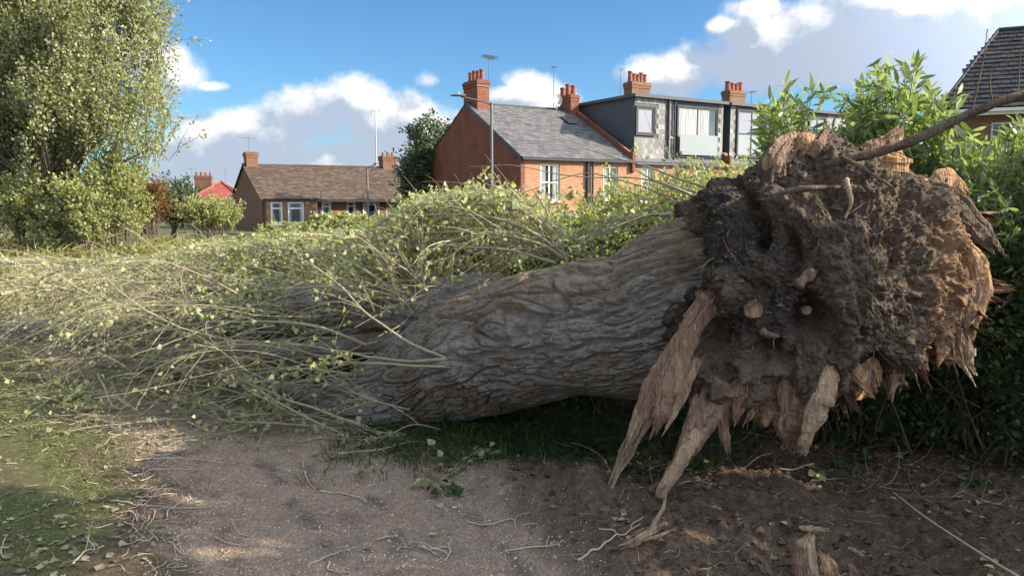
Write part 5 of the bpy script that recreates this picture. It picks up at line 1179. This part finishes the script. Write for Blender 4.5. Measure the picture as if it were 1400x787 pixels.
# loose shoots standing proud of the mound
c = np.array([at(px, py, d) for px, py, d in zip(rng.uniform(545, 745, 46), rng.uniform(262, 300, 46), rng.uniform(5.8, 7, 46))]); c[:, 2] -= .06
P = grow(c, np.array([-.25, 0, .9]) + rng.normal(size=c.shape) * .4, rng.uniform(.12, .36, 46), 10, .6, .12); add_shoots(P, rng.uniform(.002, .0045, 46), True, "twig", 3, (.05, .16))
c = np.array([at(px, py, d) for px, py, d in zip(rng.uniform(150, 540, 40), rng.uniform(318, 345, 40), rng.uniform(6.5, 8.5, 40))])
P = grow(c, np.array([-.5, 0, .6]) + rng.normal(size=c.shape) * .4, rng.uniform(.12, .34, 40), 10, .9, .12); add_shoots(P, rng.uniform(.002, .0045, 40), True, "twig", 3, (.05, .16))
# leaves
n = 19000; allT = np.concatenate(ALLT); p, t = on_twigs(allT, n, .1)
dens = fbm(p * 1.3 + 4, 3) + .55 * sstep(p[:, 2], .5, 1.3) + .25 * sstep(p[:, 0], -3.6, -1.8) + .6
k = rng.random(n) < np.clip(dens, .08, 1); p, t = p[k], t[k]
p = p + rng.normal(size=p.shape) * .02
V, F = leaves(p, t * .5 + rng.normal(size=p.shape) * .7 + np.array([0, 0, -.25]), rng.uniform(.022, .05, len(p)), 'poplar'); flink('leaves', V, F, 'leaf_brush', kind='stuff')
# dense foliage of the sunlit mound behind
for (px, py, d, rx, rz, nl) in [(650, 310, 6.6, 100, 45, 8000), (560, 360, 6.6, 90, 40, 4500), (430, 335, 7.6, 110, 24, 3500), (640, 375, 6.3, 90, 40, 4000), (300, 350, 8.2, 90, 14, 1200), (380, 420, 6.6, 90, 40, 1000)]:
    c = at(px, py, d); s = d / FPX; q_ = unit(rng.normal(size=(nl // 9, 3))) * rng.random((nl // 9, 1)) ** .4 * np.array([rx * s, .55, rz * s]) + c
    q_ = q_[q_[:, 2] > .1]; q_ = cap(q_)
    Q = cap(grow(q_, np.array([-.5, 0, .5]) + rng.normal(size=q_.shape) * .5, rng.uniform(.15, .4, len(q_)), 5, .5, .12)); V, F = tubes(Q, np.full((len(Q), 1), .0022) * np.linspace(1, .4, 6)[None], 3)
    flink('twigs', V, F, 'twig', kind='stuff')
    p, t = on_twigs(Q, nl, 0); V, F = leaves(p + rng.normal(size=p.shape) * .03, t * .4 + rng.normal(size=p.shape) * .7 + np.array([0, 0, -.2]), rng.uniform(.03, .055, nl), 'simple'); flink('leaves', V, F, 'leaf_brush', kind='stuff')
# ------------------------------------------------------------------ hedge and shrubs on the right
def hedge(name, label, line, nleaf, size, seed_twigs, th=.55, mat='leaf_hedge', pw=1.0):
    """line rows (x, y, height)"""
    L = crom(line, 60); seg = np.linalg.norm(np.diff(L[:, :2], axis=0), axis=1); cum = np.concatenate([[0], np.cumsum(seg)])
    base = np.array([L[0, 0], L[0, 1], 0.0]); o = thing(name, label, 'hedge', base)
    def samp(n, lowpow=1.0):
        s = rng.random(n) * cum[-1]; x, y, h = (np.interp(s, cum, L[:, i]) for i in range(3))
        tx = np.interp(s, cum, np.gradient(L[:, 0])); ty = np.interp(s, cum, np.gradient(L[:, 1])); t = unit(np.stack([tx, ty], -1)); nn = np.stack([-t[:, 1], t[:, 0]], -1)
        zf = rng.random(n) ** lowpow; h = h * (1 + .16 * noise(v3(s * 1.7, 0, 5)) + .1 * noise(v3(s * 5, 2, 0)))
        off = rng.uniform(-1, 1, n); off = np.sign(off) * np.abs(off) ** .55 * th * np.sqrt(np.clip(1.08 - zf ** 3, .05, 1)) * (1 + .3 * noise(v3(s * 2.2, zf * 3, 1)))
        P = np.stack([x + nn[:, 0] * off, y + nn[:, 1] * off, 0 * x], -1); P[:, 2] = gz(P[:, 0], P[:, 1]) + .05 + zf * h
        return P
    st = samp(seed_twigs); st[:, 2] = gz(st[:, 0], st[:, 1])
    Lh = np.interp(st[:, 0], np.sort(L[:, 0]), L[np.argsort(L[:, 0]), 2])
    P = grow(st, np.array([0, 0, 1.0]) + rng.normal(size=st.shape) * .3, Lh * rng.uniform(.5, 1.05, len(st)), 8, .0, .14)
    V, F = tubes(P, rng.uniform(.004, .012, (len(P), 1)) * np.linspace(1, .3, 9)[None], 5)
    c = samp(nleaf // 22); Q = grow(c, rng.normal(size=c.shape) + np.array([0, 0, .3]), rng.uniform(.08, .28, len(c)), 4, .2, .2); V2, F2 = tubes(Q, np.full((len(Q), 1), .002) * np.ones((1, 5)), 3)
    V, F = merge([(V, F), (V2, F2)]); link('stems', mesh('stems', V - base, F, MAT['bark_far'], True), o, kind='stuff')
    p, t = on_twigs(Q, nleaf, 0); p = p + rng.normal(size=p.shape) * .03
    V, F = leaves(p, t * .4 + rng.normal(size=p.shape), rng.uniform(.6, 1.2, nleaf) * size, 'simple'); link('foliage', mesh('foliage', V - base, F, MAT[mat]), o)
    return o
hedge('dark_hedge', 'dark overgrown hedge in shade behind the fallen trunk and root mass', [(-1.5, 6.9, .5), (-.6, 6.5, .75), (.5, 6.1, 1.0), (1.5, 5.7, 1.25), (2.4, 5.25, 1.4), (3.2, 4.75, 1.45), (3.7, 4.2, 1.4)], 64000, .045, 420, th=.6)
hedge('roadside_hedge', 'dark hedge carrying on unseen beyond the edge of the picture, shaped to shade the path', [(3.95, 4.4, 1.4), (4.3, 3.95, 1.2), (4.5, 3.5, 1.3), (4.7, 3.15, 2.6), (4.9, 2.95, 4.0), (5.4, 2.7, 4.3), (5.9, 2.45, 4.3), (6.3, 2.1, 2.0), (6.6, .8, 1.3), (7.6, -2, 1.5)], 60000, .09, 240, th=.45)  # out of view; heights set to shade the path and let sun reach the roots
# tall leafy shrubs behind the hedge, long narrow drooping leaves
def tall_shrub(name, label, rows, ntw, nl, size, tl=(.12, .38), group='tall green shrubs behind the root mass'):
    """rows: (px, py_top, d, halfwidth_px, py_bottom)"""
    g = at(rows[0][0], 500, rows[0][2] + .1); g[2] = float(gz(g[0], g[1])); o = thing(name, label, 'shrub', g, 0, group)
    Ps = []
    for (px, py, d, hw, pb) in rows:
        s = d / FPX; c = at(px, py, d); x0, z1 = c[0], c[2]; n = ntw
        st = np.stack([x0 + rng.uniform(-.5, .5, n) * hw * s, d + rng.uniform(-.35, .35, n), np.full(n, 0.0)], -1); st[:, 2] = gz(st[:, 0], st[:, 1])
        top = np.stack([x0 + rng.uniform(-1, 1, n) * hw * s, d + rng.uniform(-.5, .5, n), z1 - rng.random(n) ** 1.3 * (z1 - at(px, pb, d)[2]) * .8], -1)
        top[:max(1, n // 10), 0] = x0 + rng.uniform(-.25, .25, max(1, n // 10)) * hw * s; top[:max(1, n // 10), 2] = z1 - rng.random(max(1, n // 10)) * .12
        t = np.linspace(0, 1, 14)[None, :, None]; P = st[:, None] * (1 - t) + top[:, None] * t; P[:, :, 0] += np.sin(t[..., 0] * 3.1) * rng.normal(size=(n, 1)) * .08
        P[:, :, 2] -= (t[..., 0] ** 5) * .05
        Ps.append(P)
    P = np.concatenate(Ps); n = len(P)
    V, F = tubes(P, rng.uniform(.005, .009, (n, 1)) * np.linspace(1, .25, 14)[None], 5)
    m = n * 5; p, t = on_twigs(P, m, .55); Q = grow(p, t * .8 + rng.normal(size=(m, 3)) * .5, rng.uniform(*tl, m), 5, .3, .12); V2, F2 = tubes(Q, np.full((m, 1), .0028) * np.linspace(1, .5, 6)[None], 3)
    V, F = merge([(V, F), (V2, F2)]); link('branches', mesh('branches', V - g, F, MAT['twig'], True), o, kind='stuff')
    a, ta = on_twigs(P, nl // 2, .74); b_, tb = on_twigs(Q, nl - nl // 2, .05)
    p = np.concatenate([a, b_]); t = np.concatenate([ta, tb]); p = p + rng.normal(size=p.shape) * .012
    V, F = leaves(p, t * .55 + rng.normal(size=p.shape) * .55 + np.array([-.12, 0, -.22]), rng.uniform(.6, 1.2, len(p)) * size, 'lance'); link('foliage', mesh('foliage', V - g, F, MAT['leaf_tall']), o)
    return o
tall_shrub('tall_shrub', 'tall leafy shoot with drooping narrow leaves, first one to rise beside the slate-hung dormer', [(1072, 112, 5.3, 12, 260), (1092, 160, 5.4, 16, 300)], 13, 2300, .12, (.06, .16))
tall_shrub('tall_shrub', 'pair of tall leafy shoots against the gap of blue sky beside the tiled roof', [(1205, 88, 5.3, 18, 240), (1258, 118, 5.3, 20, 250), (1165, 158, 5.4, 40, 300), (1125, 172, 5.5, 40, 300)], 26, 8600, .12, (.07, .2))
tall_shrub('tall_shrub', 'broad bright green shrub filling the side below the tiled roof', [(1330, 195, 5.2, 60, 420), (1390, 172, 5.2, 50, 420), (1440, 150, 5.0, 50, 420), (1300, 250, 5.1, 60, 420), (1380, 260, 4.9, 60, 430), (1260, 215, 5.4, 60, 350)], 70, 21000, .1, (.1, .28))
tall_shrub('tall_shrub', 'overgrown shrub just past the bright green one, mostly out of the picture', [(1580, 170, 5.6, 80, 420)], 60, 4000, .13)
n = 230; x, y, z = scatter_on(n, lambda x, y: (1 - onp(x, y)) * (.2 + np.exp(-((y - 3.6) / .5) ** 2)), -.1, 3.6, 2.7, 5); stones(n, x, y, z, rng.uniform(.01, .034, n), 'soil_clods', 'clod', .25)
# white wall glimpsed through the hedge
o = thing('garden_wall', 'white garden wall glimpsed through gaps low in the dark hedge', 'wall', (4.3, 5.6, -.05), R(-28)); part('wall_face', bx(-1.0, 3.2, 0, .15, 0, 1.1), 'render_white', o); part('coping', bx(-1.05, 3.25, -.04, .19, 1.102, 1.16), 'concrete_pot', o)

# ------------------------------------------------------------------ litter on the ground
def stick(rows, rpx, label, name='fallen_twig', group='twigs lying on the ground', mat='twig_dry', lift=.004, side=2, cat='twig'):
    W_ = np.array([atg(a, b_) for a, b_ in rows]); C = crom(W_, 26); C[:, :2] += .006 * np.stack([noise(C * 14), noise(C * 14 + 7)], -1)
    d0 = C[:, 1].mean(); r = .75 * rpx / FPX * d0; C[:, 2] = gz(C[:, 0], C[:, 1]) + r * .7 + lift * (1 + np.sin(np.linspace(0, 6, 26) + rows[0][0]))
    base = C[0].copy(); o = thing(name, label, cat, base, 0, group)
    V, F = tubes(C[None], (np.linspace(1, .5, 26) * r)[None], 6); link('stem', mesh('stem', V - base, F, MAT[mat], True), o)
    for k in range(side):
        i = int(rng.uniform(6, 22)); Q = grow(C[i][None], (C[i] - C[i - 1])[None] / .02 + rng.normal(size=(1, 3)) * .6, np.array([rng.uniform(.03, .09)]), 5, .2, .15, floor=gz)
        V, F = tubes(Q, np.full((1, 6), r * .5), 4); link('side_twig', mesh('side_twig', V - base, F, MAT[mat], True), o)
    return o
ST = [([(413, 625), (418, 645), (432, 662)], 1.5, 'short curled pale twig on the gravel below the trunk end'),
 ([(437, 664), (462, 667), (485, 675), (503, 682)], 1.8, 'pale wavy twig lying across the middle of the path'),
 ([(185, 632), (215, 625), (260, 622), (300, 630)], 1.6, 'long flat twig on the edge of the path below the grassy patch'),
 ([(152, 693), (190, 699), (235, 697), (290, 694)], 1.5, 'long thin twig, straightest of the tangle at the path edge'),
 ([(185, 690), (215, 682), (243, 678)], 1.5, 'thin twig leaning over the straight one at the path edge'),
 ([(228, 714), (232, 700), (256, 682)], 1.6, 'hooked twig ending the tangle at the path edge'),
 ([(170, 725), (185, 735), (195, 748)], 1.5, 'small bent twig low in the path-edge tangle'),
 ([(183, 755), (200, 758), (210, 748)], 1.7, 'curved little twig like a hook near the bottom path edge'),
 ([(232, 755), (245, 766), (258, 768)], 1.7, 'short bowed twig beside the hook-shaped one'),
 ([(205, 712), (199, 725), (193, 738)], 1.4, 'upright-pointing short twig in the path-edge tangle'),
 ([(213, 706), (208, 722), (198, 736)], 1.4, 'second short twig in the path-edge tangle, slightly longer'),
 ([(175, 706), (186, 716), (190, 724)], 1.3, 'tiny twig crossing the others at the path edge'),
 ([(420, 768), (450, 756), (487, 737)], 1.6, 'straight thin twig over the damp grey patch'),
 ([(450, 762), (448, 772), (462, 777), (478, 776)], 2.0, 'fat curved twig below the damp grey patch'),
 ([(541, 745), (550, 740), (562, 741)], 1.4, 'tiny arched twig on the gravel right of the damp patch'),
 ([(572, 738), (588, 742), (600, 750)], 1.6, 'short grey twig between two arched ones'),
 ([(595, 738), (612, 741), (614, 750), (606, 757)], 2.0, 'dark hook-shaped twig on the gravel'),
 ([(515, 730), (530, 727), (545, 724)], 1.8, 'short dark stub of twig in the middle of the path'),
 ([(640, 712), (665, 719), (700, 720), (706, 730)], 1.6, 'pale bent twig at the foot of the soil mound'),
 ([(690, 753), (740, 755), (770, 755)], 1.8, 'straight dark twig along the foot of the soil mounds'),
 ([(790, 776), (830, 770), (875, 759)], 2.4, 'thick grey stick near the lit bottom edge'),
 ([(590, 655), (600, 670), (612, 678)], 1.4, 'twig slanting down where gravel meets the grass'),
 ([(100, 787), (122, 768), (143, 760)], 2.4, 'pale straight stick among the leaf litter in the near corner'),
 ([(5, 770), (2, 758), (14, 752)], 2.0, 'looped pale stem in the leaf litter in the near corner'),
 ([(200, 590), (225, 590), (240, 598)], 1.5, 'dark twig near the brushwood end of the path'),
 ([(197, 596), (203, 604), (208, 607)], 1.6, 'tiny curled twig under the dark one near the brushwood'),
 ([(180, 657), (215, 643), (270, 637)], 1.3, 'thin pair-like twig halfway down the path edge'),
 ([(295, 740), (320, 748), (345, 747)], 1.3, 'faint short twig on bare gravel in mid path'),
 ([(330, 705), (338, 700), (348, 692)], 1.5, 'small crossed twig in the dark rut'),
 ([(610, 600), (640, 612), (680, 620)], 1.8, 'slim twig leading from the trunk into the long grass')]
for rows, r, lab in ST: stick(rows, r, lab)
# long thin cane leaning in the dark corner
W_ = np.array([at(1222, 673, 3.8), at(1262, 704, 3.5), at(1310, 736, 3.22), at(1360, 768, 2.96), at(1400, 792, 2.8)]); C = crom(W_, 30); b0 = C[0].copy()
C[:, 2] = np.maximum(C[:, 2], gz(C[:, 0], C[:, 1]) + .006)
o = thing('long_cane', 'long thin pale cane slanting over the dark soil below the hedge', 'stick', b0); V, F = tubes(C[None], np.full((1, 30), .0055) * np.linspace(.6, 1, 30)[None], 6); link('stem', mesh('stem', V - b0, F, MAT['twig_dry'], True), o)
# splintered chunks
def chunk(rowsets, name, label, cat, mats):
    b0 = atg(rowsets[0][0][0], rowsets[0][0][1]); o = thing(name, label, cat, b0)
    for i, (rows, mt) in enumerate(zip(rowsets, mats)):
        shard(rows, mt, name='wood_piece', m=46, seed=40 + i + rows[0][0] * .01, base=b0, link_to=o, thick=.7, flute_=.3, parent=o, jag=.12)
d = 3.02
chunk([[(1112, 800, d, 14), (1107, 770, d, 14), (1103, 748, d, 11), (1108, 733, d, 5)], [(1095, 800, d - .03, 9), (1092, 770, d - .03, 8), (1090, 752, d - .03, 4)], [(1140, 800, d, 17), (1135, 780, d, 14), (1128, 764, d, 8), (1122, 756, d, 3)], [(1165, 800, d + .02, 8), (1165, 782, d + .02, 7), (1160, 770, d + .02, 3)], [(1120, 800, d + .05, 22), (1125, 785, d + .05, 20), (1120, 772, d + .05, 9)]],
      'splintered_stump_piece', 'jagged splintered piece of stump standing in the dug soil at the bottom edge', 'wood chunk', ['wood_pale', 'wood_brown', 'wood_orange', 'wood_brown', 'wood_orange'])
chunk([[(1092, 720, 3.42, 2), (1100, 721, 3.42, 4), (1118, 723, 3.42, 4), (1131, 724, 3.42, 2)]], 'wood_chip', 'pale flat wood chip lying on dark soil above the stump piece', 'wood chip', ['wood_pale'])
chunk([[(1050, 800, 3.05, 18), (1040, 782, 3.05, 17), (1032, 768, 3.05, 7)]], 'soil_covered_block', 'dull reddish block half buried beside the splintered stump piece', 'wood chunk', ['root_skin'])
chunk([[(1160, 748, 3.2, 1), (1168, 752, 3.2, 2.5), (1176, 757, 3.2, 1)]], 'wood_chip', 'tiny yellow wood chip on the dark soil right of the stump piece', 'wood chip', ['wood_pale'])
# sprigs of fresh leaves broken off onto the ground
def sprig(px, py, L, ang, nl, label, size=.05):
    b0 = atg(px, py); b0[2] = float(gz(b0[0], b0[1])); o = thing('leafy_sprig', label, 'sprig', b0, 0, 'leafy sprigs dropped on the ground')
    n = 4; P = grow(np.tile(b0 + [0, 0, .012], (n, 1)), np.array([math.cos(ang), math.sin(ang), .15]) + rng.normal(size=(n, 3)) * .3, rng.uniform(.6, 1, n) * L, 7, .35, .1, floor=gz)
    V, F = tubes(P, np.full((n, 1), .003) * np.linspace(1, .4, 8)[None], 5); link('stems', mesh('stems', V - b0, F, MAT['twig'], True), o)
    p, t = on_twigs(P, nl, .2); p[:, 2] += .015; V, F = leaves(p, t + rng.normal(size=p.shape) * .5 + np.array([0, 0, .15]), rng.uniform(.7, 1.2, nl) * size, 'poplar', roll=.6); link('leaves', mesh('leaves', V - b0, F, MAT['leaf_brush']), o, kind='stuff')
sprig(75, 568, .5, .1, 40, 'lime green sprig on the grass below the brushwood'); sprig(140, 548, .5, 3.6, 50, 'dull green sprig where the brushwood meets the path')
sprig(215, 545, .4, 2.5, 40, 'dense green sprig under the brushwood edge on the gravel'); sprig(315, 575, .35, 1.5, 34, 'dark green sprig hanging onto the gravel near the pale shoots')
sprig(640, 632, .22, 0.2, 20, 'bright green sprig tip in the long grass under the trunk', .045); sprig(560, 608, .25, 2.9, 18, 'green sprig beside the trunk where it meets the ground', .045)
sprig(560, 662, .2, .3, 16, 'small drab sprig where the gravel meets the grass', .04); sprig(600, 655, .3, .5, 24, 'blue-green weed sprig before the first soil mound', .04)
sprig(100, 700, .1, .5, 5, 'two pale leaves on a stalk halfway down the grass edge', .05); sprig(1105, 680, .2, .4, 8, 'light leafy sprig under the hedge behind the wood chip', .045)
# broad-leaved weeds, stinging green
def weed(px, py, n, sz, label):
    b0 = atg(px, py); b0[2] = float(gz(b0[0], b0[1])); p = np.tile(b0 + [0, 0, .01], (n, 1)) + rng.normal(size=(n, 3)) * np.array([.07, .05, .01]); a = rng.random(n) * 6.28
    V, F = leaves(p, np.stack([np.cos(a), np.sin(a), rng.uniform(.1, .8, n)], -1), rng.uniform(.6, 1.2, n) * sz, 'poplar', roll=.5)
    o = thing('weed', label, 'weed', b0, 0, 'weeds under the root mass'); link('leaves', mesh('leaves', V - b0, F, MAT['leaf_hedge']), o, kind='stuff')
weed(870, 668, 26, .07, 'patch of dark blue-green weeds under the longest shard'); weed(945, 672, 26, .07, 'dark weeds behind the broad hanging shard'); weed(620, 672, 30, .05, 'low weeds on the shoulder of the path')
weed(1175, 640, 24, .06, 'dark weeds at the foot of the hedge below the wedge'); weed(1330, 680, 22, .06, 'dark weeds at the foot of the hedge by the cane'); weed(790, 625, 26, .06, 'weeds in the long grass beneath the trunk')
# uncountable litter
def litter(n, cond, x0, x1, y0, y1, size, name, mat='leaf_litter', flat=.25, kind='poplar', yp=1.0):
    x, y, z = scatter_on(n, cond, x0, x1, y0, y1, yp=yp); a = rng.random(n) * 6.28
    V, F = leaves(np.stack([x, y, z + .006], -1), np.stack([np.cos(a), np.sin(a), rng.uniform(0, flat, n)], -1), rng.uniform(*size, n), kind, roll=.45)
    return link(name, mesh(name, V, F, MAT[mat]), kind='stuff')
cor = lambda x, y: np.exp(-(((x + 2.15) / .45) ** 2 + ((y - 3.25) / .35) ** 2)) + .10 * (1 - onp(x, y))
litter(420, cor, -4.5, -1.2, 2.8, 6, (.02, .05), 'leaf_litter')
litter(420, lambda x, y: .5 + 0 * x, -4, .2, 4.6, 7.5, (.03, .06), 'leaf_litter'); litter(430, lambda x, y: 1 - .85 * onp(x, y), -1.2, 3.6, 2.8, 5.2, (.02, .05), 'leaf_litter')
def twig_litter(n, cond, x0, x1, y0, y1, L, r, name='twig_litter', mat='twig_dry', yp=1.0):
    x, y, z = scatter_on(n, cond, x0, x1, y0, y1, yp=yp); a = rng.random(n) * 6.28
    P = grow(np.stack([x, y, z + .006], -1), np.stack([np.cos(a), np.sin(a), rng.normal(size=n) * .12], -1), rng.uniform(*L, n), 6, .05, .22); P[..., 2] = np.maximum(gz(P[..., 0], P[..., 1]) + .003, P[..., 2])
    V, F = tubes(P, rng.uniform(*r, (n, 1)) * np.linspace(1, .4, 7)[None], 4); return link(name, mesh(name, V, F, MAT[mat], True), kind='stuff')
pe = lambda x, y: np.exp(-((path_d(x, y) - .15) / .3) ** 2)
twig_litter(420, pe, -4, -.8, 2.8, 5.6, (.02, .13), (.001, .0025)); twig_litter(260, lambda x, y: 1 - .7 * onp(x, y), -4.5, .3, 2.8, 6, (.03, .16), (.001, .0025))
twig_litter(420, lambda x, y: 1 - onp(x, y), 0, 4, 2.7, 5.2, (.04, .2), (.0008, .002), mat='root_skin'); twig_litter(90, lambda x, y: 1 + 0 * x, .1, 1.4, 2.9, 3.25, (.03, .14), (.001, .0025), mat='twig')
twig_litter(420, lambda x, y: (1 - onp(x, y)) * sstep(y, 3.3, 4.2), .3, 4, 3.2, 5.4, (.06, .35), (.001, .003), mat='twig')
litter(500, lambda x, y: (1 - onp(x, y)) * sstep(y, 3.0, 3.8), .2, 3.8, 2.9, 5.2, (.012, .035), 'leaf_litter', kind='simple')
twig_litter(500, lambda x, y: 1 + 0 * x, -4, -.6, 5.0, 7, (.1, .5), (.0015, .004), mat='twig')
